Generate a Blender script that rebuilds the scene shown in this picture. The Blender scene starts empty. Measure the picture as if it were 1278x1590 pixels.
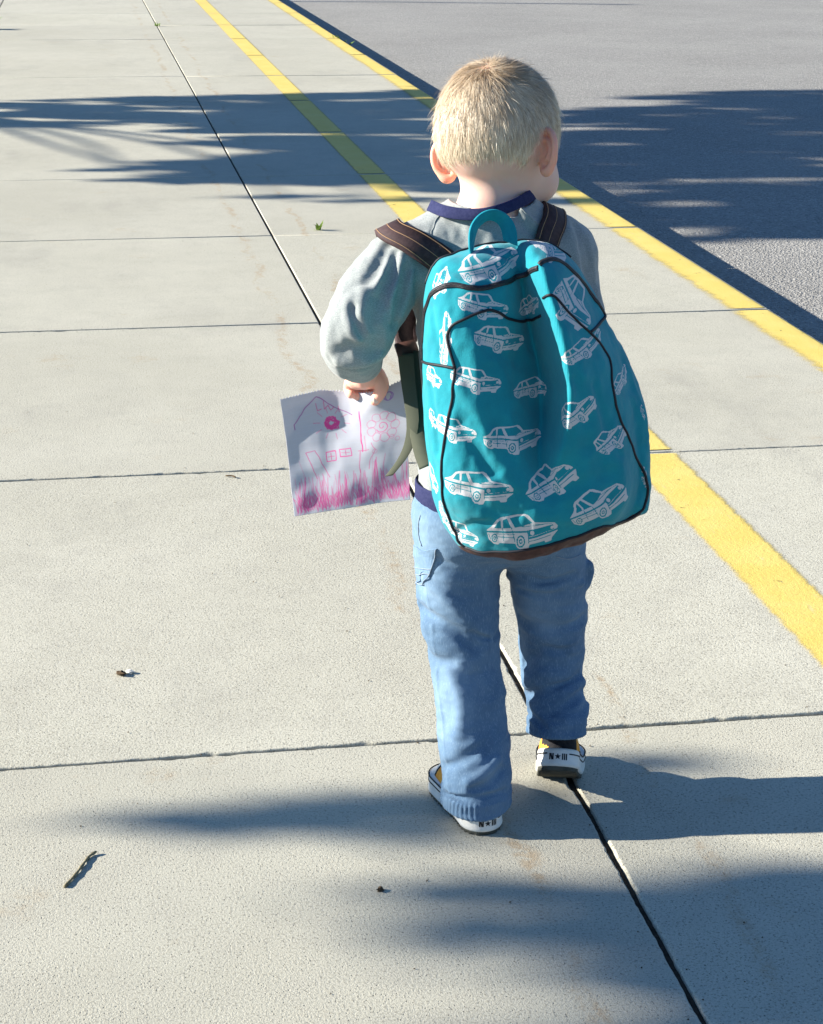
import bpy, bmesh, math, random
import numpy as np
from mathutils import Matrix, Vector
from mathutils.bvhtree import BVHTree

random.seed(7)
RNG = np.random.default_rng(11)
SC = bpy.context.scene
COL = SC.collection

# ------------------------------------------------------------------ camera
CAM_H = 1.103
cam_data = bpy.data.cameras.new('camera')
cam_data.sensor_fit = 'VERTICAL'
cam_data.sensor_height = 24.0
cam_data.sensor_width = 36.0
cam_data.lens = 43.41
cam_data.clip_start = 0.05
cam_data.clip_end = 3000
cam = bpy.data.objects.new('camera', cam_data)
COL.objects.link(cam)
_r, _u, _f = (0.98515015, -0.17140178, 0.01003078), (0.04662686, 0.3233047, 0.94514549), (0.16524262, 0.93064252, -0.3264956)
cam.matrix_world = Matrix(((_r[0], _u[0], -_f[0], 0), (_r[1], _u[1], -_f[1], 0), (_r[2], _u[2], -_f[2], CAM_H), (0, 0, 0, 1)))
SC.camera = cam

# ------------------------------------------------------------------ sky, sun, exposure
SUN_EL, SUN_AZ = math.radians(21.5), math.radians(12.5)      # azimuth measured forward from the left
SUN_DIR = np.array([-math.cos(SUN_EL) * math.cos(SUN_AZ), math.cos(SUN_EL) * math.sin(SUN_AZ), math.sin(SUN_EL)])
world = bpy.data.worlds.new('World')
SC.world = world
world.use_nodes = True
wn = world.node_tree
wn.nodes.clear()
sky = wn.nodes.new('ShaderNodeTexSky')
sky.sky_type = 'NISHITA'
sky.sun_disc = False
sky.sun_elevation = SUN_EL
sky.sun_rotation = math.atan2(SUN_DIR[0], SUN_DIR[1])
sky.air_density = 1.0
sky.dust_density = 0.0
sky.ozone_density = 6.0
bgn = wn.nodes.new('ShaderNodeBackground')
bgn.inputs['Strength'].default_value = 0.066
won = wn.nodes.new('ShaderNodeOutputWorld')
wn.links.new(sky.outputs[0], bgn.inputs[0])
wn.links.new(bgn.outputs[0], won.inputs[0])
sun_data = bpy.data.lights.new('sun', 'SUN')
sun_data.energy = 5.0
sun_data.angle = math.radians(0.55)
sun_data.color = (1.0, 0.95, 0.85)
sun = bpy.data.objects.new('sun', sun_data)
COL.objects.link(sun)
sun.rotation_euler = Vector(tuple(SUN_DIR)).to_track_quat('Z', 'Y').to_euler()
SC.view_settings.view_transform = 'Standard'
SC.view_settings.look = 'None'
SC.view_settings.exposure = 1.46
SC.view_settings.gamma = 1.0
SC.view_settings.use_curve_mapping = False
SC.cycles.use_denoising = True
SC.cycles.max_bounces = 8
SC.cycles.transparent_max_bounces = 16

# ------------------------------------------------------------------ implicit-surface toolbox
# <<SDF
def smin(a, b, k):
    h = np.clip(0.5 + 0.5 * (b - a) / k, 0, 1)
    return b * (1 - h) + a * h - k * h * (1 - h)

def smax(a, b, k):
    return -smin(-a, -b, k)

def sstep(a, b, x):
    t = np.clip((x - a) / (b - a), 0, 1)
    return t * t * (3 - 2 * t)

def cmr(pts, n=6):
    """Catmull-Rom resampling of a list of points (any dimension)."""
    P = np.asarray(pts, float)
    P = np.vstack([2 * P[0] - P[1], P, 2 * P[-1] - P[-2]])
    out = []
    for i in range(1, len(P) - 2):
        for t in np.linspace(0, 1, n, endpoint=False):
            a, b, c, d = P[i - 1], P[i], P[i + 1], P[i + 2]
            out.append(0.5 * (2 * b + (c - a) * t + (2 * a - 5 * b + 4 * c - d) * t * t + (3 * b - a - 3 * c + d) * t ** 3))
    out.append(P[-2])
    return np.array(out)

def chain(p, pts, k=0.0):
    """Union of capsules with linearly varying radius; pts rows are x, y, z, r."""
    pts = np.asarray(pts, float)
    r = pts[:, 3].max()
    lo, hi = pts[:, :3].min(0) - r, pts[:, :3].max(0) + r
    far = np.sqrt((np.maximum(np.maximum(lo - p, p - hi), 0) ** 2).sum(1))
    near = far < .032
    if not near.all():
        if near.any():
            far[near] = _chain(p[near], pts, k)
        return far
    return _chain(p, pts, k)

def _chain(p, pts, k=0.0):
    d = None
    for a, b in zip(pts[:-1], pts[1:]):
        ab = b[:3] - a[:3]
        t = np.clip(((p - a[:3]) @ ab) / max(ab @ ab, 1e-12), 0, 1)
        q = p - a[:3] - t[:, None] * ab
        e = np.sqrt((q * q).sum(1)) - (a[3] + t * (b[3] - a[3]))
        d = e if d is None else (np.minimum(d, e) if k == 0 else smin(d, e, k))
    return d

def linedist(p, pts):
    return _chain(p, np.c_[np.asarray(pts, float)[:, :3], np.zeros(len(pts))])

def creases(p, lst):
    """Sum of soft grooves (depth > 0) and ridges (depth < 0) along 3-D polylines, fading at their ends."""
    s = np.zeros(len(p))
    for pts, w, dep in lst:
        pts = np.asarray(pts, float)
        c = pts.mean(0)
        R = np.sqrt(((pts - c) ** 2).sum(1)).max() + 3 * w
        m = ((p - c) ** 2).sum(1) < R * R
        if m.any():
            d = linedist(p[m], cmr(pts, 4) if len(pts) > 2 else pts)
            s[m] += dep * np.exp(-(d / w) ** 2)
    return s

def ell(p, c, r):
    q = (p - np.asarray(c)) / np.asarray(r)
    k0 = np.sqrt((q * q).sum(1))
    k1 = np.sqrt(((q / np.asarray(r)) ** 2).sum(1)) + 1e-9
    return k0 * (k0 - 1) / k1

def _hash(ix, iy, iz):
    h = (ix * 374761393 + iy * 668265263 + iz * 2147483647 + 144665) & 0xFFFFFFFF
    h = ((h ^ (h >> 13)) * 1274126177) & 0xFFFFFFFF
    return ((h ^ (h >> 16)) & 0xFFFF) / 32767.5 - 1.0

def vnoise(p):
    i = np.floor(p).astype(np.int64)
    f = p - i
    u = f * f * f * (f * (f * 6 - 15) + 10)
    r = 0
    for dx in (0, 1):
        for dy in (0, 1):
            for dz in (0, 1):
                w = (u[:, 0] if dx else 1 - u[:, 0]) * (u[:, 1] if dy else 1 - u[:, 1]) * (u[:, 2] if dz else 1 - u[:, 2])
                r = r + w * _hash(i[:, 0] + dx, i[:, 1] + dy, i[:, 2] + dz)
    return r

def fbm(p, sc, oct=3):
    s, a, q = 0, 1.0, p * np.asarray(sc)
    for _ in range(oct):
        s = s + a * vnoise(q)
        q = q * 2.03 + 17.1
        a *= 0.5
    return s

def rotz(a):
    c, s = math.cos(a), math.sin(a)
    return np.array([[c, -s, 0], [s, c, 0], [0, 0, 1]])

def rotx(a):
    c, s = math.cos(a), math.sin(a)
    return np.array([[1, 0, 0], [0, c, -s], [0, s, c]])

def roty(a):
    c, s = math.cos(a), math.sin(a)
    return np.array([[c, 0, s], [0, 1, 0], [-s, 0, c]])

# ---- the boy, standing at about y = 2.05 m
HEAD_C = np.array((0.4724, 2.0900, 0.8236))
HEAD_R = rotz(math.radians(-44)) @ rotx(math.radians(-17)) @ roty(math.radians(-9))     # local right, forward, up -> world
HEAD_S = 0.965

def head_local(p):
    return ((p - HEAD_C) @ HEAD_R) / HEAD_S

def head_world(q):
    return (np.asarray(q) * HEAD_S) @ HEAD_R.T + HEAD_C

def f_ear(q, sx):
    q = q * np.array([sx, 1, 1.0])
    E0 = np.array([0.0585, -0.010, -0.030])
    ew = np.array([0.88, -0.475, 0.0])
    eb = np.array([0.06, -0.16, 0.985])
    en = np.cross(ew, eb)
    l = q - E0
    w, b, n = l @ ew, l @ eb, l @ en
    L = np.stack([w, b, n], 1)
    hel = [(-.003, .000, 0, .0022), (.001, .012, .001, .003), (.006, .0215, .001, .0034), (.014, .0255, 0, .0036), (.0225, .021, -.001, .0036),
           (.0265, .010, -.001, .0036), (.025, -.003, 0, .0034), (.0185, -.014, .0, .0036), (.011, -.0215, .0, .0055), (.004, -.022, 0, .005), (-.001, -.014, 0, .003)]
    d = chain(L, cmr(hel, 3))
    d = smin(d, chain(L, cmr([(.007, .016, .001, .0026), (.0165, .012, .0, .0026), (.0185, .002, .0, .0026), (.012, -.008, .0, .003)], 3)), .003)
    plate = ell(L, (.012, .001, -.0035), (.0155, .0225, .0028))
    d = smin(d, plate, .003)
    d = smin(d, ell(L, (.002, -.002, -.004), (.008, .016, .007)), .004)
    return d

def f_head(q):
    far = np.sqrt((q * q).sum(1)) - .125
    near = far < .01
    if near.any():
        far[near] = _head(q[near])
    return np.where(near, far, far + .02)

def _head(q):
    d = ell(q, (0, -.010, .010), (.0655, .0800, .0700))
    d = smin(d, ell(q, (0, -.035, -.015), (.055, .045, .045)), .03)
    d = smin(d, ell(q, (0, .026, -.042), (.047, .049, .050)), .03)
    d = smin(d, ell(q, (0, .052, -.078), (.020, .020, .016)), .02)
    for s in (-1, 1):
        d = smin(d, ell(q, (s * .028, .046, -.052), (.021, .023, .023)), .014)
        d = smax(d, -ell(q, (s * .026, .092, -.012), (.015, .013, .010)), .010)
        d = smin(d, ell(q, (s * .025, .064, -.013), (.013, .013, .011)), .004)
    d = smin(d, chain(q, [(0, .070, -.006, .008), (0, .083, -.032, .0085)]), .010)
    for s in (-1, 1):
        d = smin(d, ell(q, (s * .008, .076, -.035), (.006, .007, .005)), .005)
    d = smin(d, ell(q, (0, .0735, -.052), (.017, .008, .005)), .006)
    d = smin(d, ell(q, (0, .0735, -.061), (.014, .008, .0055)), .005)
    d = d + .002 * np.exp(-(((q[:, 2] + .0565) / .0018) ** 2)) * (np.abs(q[:, 0]) < .017) * (q[:, 1] > .05)
    d = smin(d, f_ear(q, 1), .004)
    d = smin(d, f_ear(q, -1), .004)
    return d

NECK = [(*(0.4567, 2.0680, 0.7194), .046), (*(0.4573, 2.0700, 0.7442), .0385), (*(0.4626, 2.0760, 0.7652), .0375), (*(0.4715, 2.0850, 0.7871), .041)]
SLEEVE_L = [(*(0.3645, 2.0660, 0.6773), .040), (*(0.3494, 2.0600, 0.6729), .044), (*(0.3255, 2.0450, 0.6573), .0435), (*(0.3033, 2.0250, 0.6297), .0425), (*(0.2928, 2.0180, 0.6094), .0400), (*(0.2924, 2.0360, 0.5901), .0350), (*(0.3016, 2.0580, 0.5721), .0265), (*(0.3097, 2.0720, 0.5614), .0210)]
SLEEVE_R = [(*(0.5205, 2.0700, 0.6877), .040), (*(0.5434, 2.0720, 0.6867), .036), (*(0.5515, 2.0680, 0.6509), .036), (*(0.5573, 2.0600, 0.6065), .036), (*(0.5639, 2.0850, 0.5651), .033), (*(0.5716, 2.1400, 0.5268), .028), (*(0.5761, 2.1800, 0.5038), .024)]
LEG_L = [(*(0.4267, 2.0620, 0.3725), .060), (*(0.4228, 2.0600, 0.3072), .0520), (*(0.4264, 2.0520, 0.2428), .0480), (*(0.4316, 2.0360, 0.1809), .0430), (*(0.4376, 2.0160, 0.1205), .0440), (*(0.4370, 1.9960, 0.0692), .0430), (*(0.4365, 1.9860, 0.0349), .0418), (*(0.4377, 1.9840, -0.0041), .0425)]
LEG_R = [(*(0.5235, 2.0660, 0.3622), .060), (*(0.5355, 2.0680, 0.3082), .0500), (*(0.5455, 2.0760, 0.2431), .0445), (*(0.5514, 2.0820, 0.1881), .0420), (*(0.5501, 2.0740, 0.1476), .0385), (*(0.5538, 2.0600, 0.1093), .0380), (*(0.5525, 2.0460, 0.0713), .0360)]
TORSO_Z = [.30, .36, .45, .55, .62, .66, .69, .71, .725, .74]
TORSO_A = [.085, .093, .094, .094, .095, .092, .082, .070, .058, .045]
TORSO_B = [.078, .078, .077, .075, .074, .070, .062, .056, .050, .043]

def f_torso(p, inset=0.0):
    z = p[:, 2]
    a = np.interp(z, TORSO_Z, TORSO_A) - inset
    b = np.interp(z, TORSO_Z, TORSO_B) - inset
    xc = np.interp(z, [.35, .55, .72], [.470, .466, .457])
    yc = np.interp(z, [.35, .50, .62, .73], [2.062, 2.062, 2.058, 2.068])
    u, v = (p[:, 0] - xc) / a, (p[:, 1] - yc) / b
    d = (np.sqrt(u * u + v * v) - 1) * np.minimum(a, b)
    return smax(smax(d, z - (.742 - inset), .02), .36 + inset - z, .02)

def f_traps(p, inset=0.0):
    d = chain(p, [(*(0.4432, 2.0680, 0.7167), .048 - inset), (*(0.4017, 2.0660, 0.7032), .040 - inset), (*(0.3600, 2.0620, 0.6841), .038 - inset)])
    return smin(d, chain(p, [(*(0.4772, 2.0680, 0.7160), .048 - inset), (*(0.5162, 2.0700, 0.7013), .036 - inset), (*(0.5418, 2.0720, 0.6868), .034 - inset)]), .02)

_SL, _SR, _LL, _LR = cmr(SLEEVE_L, 3), cmr(SLEEVE_R, 3), cmr(LEG_L, 3), cmr(LEG_R, 3)

def f_shirt0(p):
    d = smax(f_torso(p), .388 - p[:, 2], .006)
    d = smin(d, f_traps(p), .018)
    d = smin(d, chain(p, _SL), .016)
    d = smin(d, chain(p, _SR), .020)
    return d

def f_jeans0(p):
    d = ell(p, (0.4741, 2.0620, 0.3784), (.098, .083, .070))
    d = smax(d, p[:, 2] - .405, .01)
    return smin(d, smin(chain(p, _LL), chain(p, _LR), .004), .016)

# ---- the backpack (outline in x, z; the bag lies against the back at y = 1.97)
BAG_OUT = [(0.3678, 0.6972), (0.3788, 0.7081), (0.4061, 0.7151), (0.4448, 0.7219), (0.4731, 0.7268), (0.4989, 0.7213), (0.5203, 0.7068), (0.5433, 0.6742), (0.5584, 0.6451), (0.5760, 0.6155), (0.5940, 0.5797),
           (0.6076, 0.5480), (0.6141, 0.5102), (0.6179, 0.4681), (0.6196, 0.4372), (0.6154, 0.4165), (0.5983, 0.4080), (0.5667, 0.4002), (0.5218, 0.3869), (0.4694, 0.3772), (0.4245, 0.3773), (0.4021, 0.3831), (0.3885, 0.3962),
           (0.3763, 0.4183), (0.3678, 0.4492), (0.3621, 0.4908), (0.3586, 0.5428), (0.3564, 0.5975), (0.3572, 0.6511), (0.3603, 0.6827)]
BAG_FACE = [   # rows down the bag; nine stations across: x, z and how far the cloth stands out
    [(*(0.3561, 0.7360), 0.040), (*(0.3697, 0.7357), 0.046), (*(0.4003, 0.7350), 0.050), (*(0.4380, 0.7341), 0.050), (*(0.4573, 0.7336), 0.042), (*(0.4670, 0.7334), 0.058), (*(0.4808, 0.7331), 0.056), (*(0.4968, 0.7327), 0.044), (*(0.5059, 0.7325), 0.030)],
    [(*(0.3396, 0.7060), 0.052), (*(0.3566, 0.7056), 0.064), (*(0.3976, 0.7045), 0.072), (*(0.4355, 0.7036), 0.064), (*(0.4597, 0.7029), 0.042), (*(0.4708, 0.7026), 0.090), (*(0.4861, 0.7022), 0.087), (*(0.5120, 0.7016), 0.058), (*(0.5296, 0.7011), 0.035)],
    [(*(0.3394, 0.6651), 0.062), (*(0.3640, 0.6644), 0.084), (*(0.3985, 0.6634), 0.092), (*(0.4366, 0.6622), 0.078), (*(0.4667, 0.6613), 0.040), (*(0.4800, 0.6609), 0.112), (*(0.4961, 0.6605), 0.106), (*(0.5208, 0.6597), 0.080), (*(0.5420, 0.6591), 0.045)],
    [(*(0.3384, 0.6271), 0.068), (*(0.3702, 0.6261), 0.094), (*(0.3993, 0.6251), 0.103), (*(0.4342, 0.6240), 0.088), (*(0.4750, 0.6226), 0.046), (*(0.4884, 0.6222), 0.124), (*(0.5061, 0.6216), 0.118), (*(0.5367, 0.6206), 0.090), (*(0.5603, 0.6198), 0.050)],
    [(*(0.3389, 0.5886), 0.070), (*(0.3743, 0.5873), 0.098), (*(0.4016, 0.5863), 0.109), (*(0.4353, 0.5851), 0.097), (*(0.4827, 0.5833), 0.054), (*(0.4948, 0.5829), 0.130), (*(0.5148, 0.5822), 0.124), (*(0.5492, 0.5809), 0.096), (*(0.5803, 0.5798), 0.055)],
    [(*(0.3415, 0.5459), 0.072), (*(0.3709, 0.5447), 0.099), (*(0.4096, 0.5432), 0.113), (*(0.4401, 0.5419), 0.109), (*(0.4814, 0.5403), 0.070), (*(0.4922, 0.5398), 0.130), (*(0.5188, 0.5388), 0.127), (*(0.5564, 0.5372), 0.103), (*(0.5891, 0.5359), 0.062)],
    [(*(0.3455, 0.5025), 0.072), (*(0.3667, 0.5016), 0.100), (*(0.4177, 0.4993), 0.118), (*(0.4485, 0.4980), 0.120), (*(0.4736, 0.4969), 0.101), (*(0.4851, 0.4964), 0.126), (*(0.5206, 0.4948), 0.127), (*(0.5643, 0.4928), 0.110), (*(0.5944, 0.4915), 0.065)],
    [(*(0.3517, 0.4584), 0.068), (*(0.3688, 0.4576), 0.098), (*(0.4210, 0.4551), 0.118), (*(0.4606, 0.4531), 0.128), (*(0.4824, 0.4521), 0.129), (*(0.4969, 0.4514), 0.129), (*(0.5261, 0.4500), 0.128), (*(0.5687, 0.4479), 0.112), (*(0.5968, 0.4466), 0.068)],
    [(*(0.3681, 0.4093), 0.060), (*(0.3861, 0.4084), 0.087), (*(0.4258, 0.4063), 0.106), (*(0.4621, 0.4044), 0.117), (*(0.4841, 0.4032), 0.118), (*(0.4987, 0.4024), 0.116), (*(0.5208, 0.4013), 0.111), (*(0.5503, 0.3997), 0.098), (*(0.5838, 0.3980), 0.070)],
]
_bo = None
_bg = {}

def bag_prepare():
    P = cmr(BAG_OUT + [BAG_OUT[0]], 5)[:-1]
    xs = np.arange(.25, .73, .002)
    zs = np.arange(.28, .84, .002)
    X, Z = np.meshgrid(xs, zs, indexing='ij')
    q = np.stack([X.ravel(), Z.ravel()], 1)
    best = np.full(len(q), 1e9)
    inside = np.zeros(len(q), bool)
    for a, b in zip(P, np.roll(P, -1, 0)):
        ab = b - a
        t = np.clip(((q - a) @ ab) / (ab @ ab), 0, 1)
        e = q - a - t[:, None] * ab
        best = np.minimum(best, (e * e).sum(1))
        c = (a[1] > q[:, 1]) != (b[1] > q[:, 1])
        with np.errstate(divide='ignore', invalid='ignore'):
            inside ^= c & (q[:, 0] < (b[0] - a[0]) * (q[:, 1] - a[1]) / (b[1] - a[1]) + a[0])
    d = np.sqrt(best)
    d[inside] *= -1
    _bg['d'] = d.reshape(X.shape)

def bag_d2(x, z):
    if 'd' not in _bg:
        bag_prepare()
    return bag_sample('d', x, z)

def bag_sample(key, x, z):
    g = _bg[key]
    fx = np.clip((x - .25) / .002, 0, g.shape[0] - 1.001)
    fz = np.clip((z - .28) / .002, 0, g.shape[1] - 1.001)
    i, j = fx.astype(int), fz.astype(int)
    a, b = fx - i, fz - j
    return g[i, j] * (1 - a) * (1 - b) + g[i + 1, j] * a * (1 - b) + g[i, j + 1] * (1 - a) * b + g[i + 1, j + 1] * a * b

def bag_depth(x, z):
    """How far the bag's outer face stands out from the back (towards -y) at x, z."""
    if 'n' not in _bg:
        T = np.array(BAG_FACE)[::-1]
        zs = np.arange(.28, .84, .002)
        xs = np.arange(.25, .73, .002)
        T = np.stack([cmr(T[:, k], 8) for k in range(9)], 1)
        zr = T[:, :, 1].mean(1)
        g = np.zeros((len(xs), len(zs)))
        for j, zz in enumerate(zs):
            xx = [np.interp(zz, zr, T[:, k, 0]) for k in range(9)]
            nn = [np.interp(zz, zr, T[:, k, 2]) for k in range(9)]
            g[:, j] = np.interp(xs, xx, nn)
        for _ in range(3):
            g[1:-1] = .25 * g[:-2] + .5 * g[1:-1] + .25 * g[2:]
            g[:, 1:-1] = .25 * g[:, :-2] + .5 * g[:, 1:-1] + .25 * g[:, 2:]
        _bg['n'] = g
    return bag_sample('n', x, z)

BAG_BACK = 1.972

def f_bag0(p):
    x, y, z = p[:, 0], p[:, 1], p[:, 2]
    d2 = bag_d2(x, z)
    n = BAG_BACK - y
    d = smax(n - bag_depth(x, z), -n - .004, .010)
    taper = .16 * np.maximum(n - .055, 0)
    return smax(d * .8, d2 + taper, .030) - .001

def bag_uv(p):
    """Print coordinates of the cloth: x, z on the face, unrolled round the sides."""
    x, y, z = p[:, 0], p[:, 1], p[:, 2]
    n = BAG_BACK - y
    h = bag_depth(np.clip(x, .38, .57), np.clip(z, .42, .70))
    dep = np.clip(h - n - .02, 0, None)
    cx, cz = .46, .55
    sx = np.clip((x - cx) / .10, -1, 1)
    # the cloth swallowed by the deep fold
    T = np.array(BAG_FACE)[::-1]
    zr = T[:, 4, 1]
    x4, x5 = np.interp(z, zr, T[:, 4, 0]), np.interp(z, zr, T[:, 5, 0])
    gap = np.interp(z, zr, np.maximum(T[:, 5, 2] - T[:, 4, 2], 0))
    fold = np.clip((x - x4) / (x5 - x4), 0, 1) * gap
    return np.stack([x + sx * dep * .9 + fold, z], 1)
# SDF>>

def sdf_mesh(f, lo, hi, h, B=8, relax=2, newton=2):
    """Block-sparse surface nets, then projection onto the zero set."""
    lo = np.asarray(lo, float)
    nb = np.ceil((np.asarray(hi) - lo) / (h * B)).astype(int)
    n = nb * B
    bi = np.stack(np.meshgrid(*[np.arange(k) for k in nb], indexing='ij'), -1).reshape(-1, 3)
    fc = f(lo + (bi + .5) * B * h - .5 * h)
    F = np.repeat(np.repeat(np.repeat(fc.reshape(nb), B, 0), B, 1), B, 2).astype(np.float32)
    act = bi[np.abs(fc) < B * h * 1.35]
    off = np.stack(np.meshgrid(*[np.arange(B)] * 3, indexing='ij'), -1).reshape(-1, 3)
    step = max(1, 250000 // B ** 3)
    for s in range(0, len(act), step):
        ids = (act[s:s + step, None, :] * B + off[None]).reshape(-1, 3)
        F[ids[:, 0], ids[:, 1], ids[:, 2]] = f(lo + ids * h)
    S = F < 0
    c = [(0, 0, 0), (1, 0, 0), (0, 1, 0), (1, 1, 0), (0, 0, 1), (1, 0, 1), (0, 1, 1), (1, 1, 1)]
    sl = lambda o: tuple(slice(o[k], n[k] - 1 + o[k]) for k in range(3))
    cnt = sum(S[sl(o)].astype(np.int8) for o in c)
    cells = np.argwhere((cnt > 0) & (cnt < 8))
    cid = np.full(cnt.shape, -1, np.int32)
    cid[cells[:, 0], cells[:, 1], cells[:, 2]] = np.arange(len(cells))
    val = [F[cells[:, 0] + o[0], cells[:, 1] + o[1], cells[:, 2] + o[2]] for o in c]
    acc = np.zeros((len(cells), 3))
    k = np.zeros(len(cells))
    for a in range(8):
        for b in range(a + 1, 8):
            if sum(abs(np.array(c[a]) - np.array(c[b]))) != 1:
                continue
            m = (val[a] < 0) != (val[b] < 0)
            t = val[a][m] / (val[a][m] - val[b][m])
            acc[m] += np.array(c[a]) + t[:, None] * (np.array(c[b]) - np.array(c[a]))
            k[m] += 1
    V = lo + (cells + acc / k[:, None]) * h
    quads = []
    for ax in range(3):
        s0 = [slice(1, n[q] - 1) for q in range(3)]
        s1 = list(s0)
        s0[ax] = slice(0, n[ax] - 1)
        s1[ax] = slice(1, n[ax])
        A, Bq = S[tuple(s0)], S[tuple(s1)]
        e = np.argwhere(A != Bq)
        flip = A[e[:, 0], e[:, 1], e[:, 2]]
        o = np.ones(3, int)
        o[ax] = 0
        e = e + o
        u, v = (ax + 1) % 3, (ax + 2) % 3
        du, dv = np.zeros(3, int), np.zeros(3, int)
        du[u], dv[v] = 1, 1
        g = [cid[tuple((e - x).T)] for x in (0 * du, du, du + dv, dv)]
        Q = np.stack(g, 1)
        Q[~flip] = Q[~flip][:, ::-1]
        quads.append(Q[(Q >= 0).all(1)])
    Q = np.vstack(quads)
    for it in range(relax + 1):
        if it:
            s = np.zeros_like(V)
            w = np.zeros(len(V))
            for a in range(4):
                b = (a + 1) % 4
                np.add.at(s, Q[:, a], V[Q[:, b]])
                np.add.at(w, Q[:, a], 1)
                np.add.at(s, Q[:, b], V[Q[:, a]])
                np.add.at(w, Q[:, b], 1)
            V = .5 * V + .5 * s / np.maximum(w, 1)[:, None]
        for _ in range(newton if it == relax else 1):
            V = project(f, V, h)
    return V, Q

def grad(f, V, e=4e-4):
    g = np.stack([f(V + d) - f(V - d) for d in np.eye(3) * e], 1) / (2 * e)
    return g

def fgrad(f, V, v, e=3e-4):
    return np.stack([f(V + d) - v for d in np.eye(3) * e], 1) / e

def project(f, V, h, off=0.0):
    v = f(V)
    g = fgrad(f, V, v)
    v = v - off
    st = v / np.maximum((g * g).sum(1), .05)
    return V - np.clip(st, -h, h)[:, None] * g

def subdiv(V, Q):
    """Split every quad into four."""
    n = len(V)
    E = np.sort(np.vstack([Q[:, [a, (a + 1) % 4]] for a in range(4)]), 1)
    key = E[:, 0].astype(np.int64) * n + E[:, 1]
    uq, first, inv = np.unique(key, return_index=True, return_inverse=True)
    mid = V[E[first]].mean(1)
    cen = V[Q].mean(1)
    m = len(Q)
    e = [inv[a * m:(a + 1) * m] + n for a in range(4)]
    c = np.arange(m) + n + len(uq)
    out = np.vstack([np.stack([Q[:, a], e[a], c, e[a - 1]], 1) for a in range(4)])
    return np.vstack([V, mid, cen]), out

def mesh_obj(name, V, F, mat, parent=None, smooth=True, attrs=None):
    me = bpy.data.meshes.new(name)
    if isinstance(F, np.ndarray):
        V = np.asarray(V, np.float32)
        me.vertices.add(len(V))
        me.vertices.foreach_set('co', V.ravel())
        k = F.shape[1]
        me.loops.add(len(F) * k)
        me.loops.foreach_set('vertex_index', F.astype(np.int32).ravel())
        me.polygons.add(len(F))
        me.polygons.foreach_set('loop_start', np.arange(0, len(F) * k, k, dtype=np.int32))
        me.update(calc_edges=True)
    else:
        me.from_pydata([tuple(map(float, v)) for v in V], [], [tuple(map(int, f)) for f in F])
        me.update()
    if smooth:
        me.polygons.foreach_set('use_smooth', np.ones(len(me.polygons), bool))
    for an, (ty, data) in (attrs or {}).items():
        at = me.attributes.new(an, ty, 'POINT')
        if ty == 'FLOAT':
            at.data.foreach_set('value', np.asarray(data, np.float32).ravel())
        else:
            d = np.asarray(data, np.float32)
            if d.shape[1] == 3:
                d = np.c_[d, np.ones(len(d), np.float32)]
            at.data.foreach_set('color', d.ravel())
    me.materials.append(mat)
    o = bpy.data.objects.new(name, me)
    COL.objects.link(o)
    if parent is not None:
        o.parent = parent
    return o

def tag(o, label=None, cat=None, group=None, kind=None):
    for k, v in (('label', label), ('category', cat), ('group', group), ('kind', kind)):
        if v:
            o[k] = v
    return o

def empty(name, loc):
    o = bpy.data.objects.new(name, None)
    o.empty_display_size = .05
    COL.objects.link(o)
    o.location = loc
    return o

def keep(o, parent):
    """Parent without moving (the parent's matrix is a plain translation)."""
    o.parent = parent
    o.matrix_parent_inverse = Matrix.Translation(-Vector(parent.location))
    return o

def tube(pts, r, n=6, close_ends=True):
    P = np.asarray(pts, float)
    r = np.broadcast_to(np.asarray(r, float), (len(P),))
    T = np.gradient(P, axis=0)
    T /= np.linalg.norm(T, axis=1)[:, None] + 1e-12
    up = np.array([0, 0, 1.0]) if abs(T[0][2]) < .9 else np.array([0, 1.0, 0])
    V, F = [], []
    N = np.cross(T[0], up)
    for i in range(len(P)):
        N = N - T[i] * (N @ T[i])
        N /= np.linalg.norm(N) + 1e-12
        Bn = np.cross(T[i], N)
        for k in range(n):
            a = 2 * math.pi * k / n
            V.append(P[i] + r[i] * (math.cos(a) * N + math.sin(a) * Bn))
    for i in range(len(P) - 1):
        for k in range(n):
            F.append((i * n + k, i * n + (k + 1) % n, (i + 1) * n + (k + 1) % n, (i + 1) * n + k))
    if close_ends:
        F.append(tuple(range(n))[::-1])
        F.append(tuple(range((len(P) - 1) * n, len(P) * n)))
    return np.array(V), F

def ribbon(pts, side, width, thick):
    """A flat strap with real thickness: centre line, per-point sideways direction, width."""
    P = np.asarray(pts, float)
    S = np.broadcast_to(np.asarray(side, float), P.shape)
    S = S / (np.linalg.norm(S, axis=1)[:, None] + 1e-12)
    T = np.gradient(P, axis=0)
    N = np.cross(S, T)
    N /= np.linalg.norm(N, axis=1)[:, None] + 1e-12
    w = np.broadcast_to(np.asarray(width, float), (len(P),))
    prof = [(-.5, -.35), (-.47, .5), (0, .55), (.47, .5), (.5, -.35), (.47, -.5), (0, -.5), (-.47, -.5)]
    n = len(prof)
    V, F = [], []
    for i in range(len(P)):
        for a, b in prof:
            V.append(P[i] + S[i] * a * w[i] + N[i] * b * thick)
    for i in range(len(P) - 1):
        for k in range(n):
            F.append((i * n + k, i * n + (k + 1) % n, (i + 1) * n + (k + 1) % n, (i + 1) * n + k))
    F.append(tuple(range(n))[::-1])
    F.append(tuple(range((len(P) - 1) * n, len(P) * n)))
    return np.array(V), F

def box(lo, hi):
    (a, b, c), (d, e, f) = lo, hi
    V = [(a, b, c), (d, b, c), (d, e, c), (a, e, c), (a, b, f), (d, b, f), (d, e, f), (a, e, f)]
    return V, [(0, 3, 2, 1), (4, 5, 6, 7), (0, 1, 5, 4), (1, 2, 6, 5), (2, 3, 7, 6), (3, 0, 4, 7)]

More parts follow.
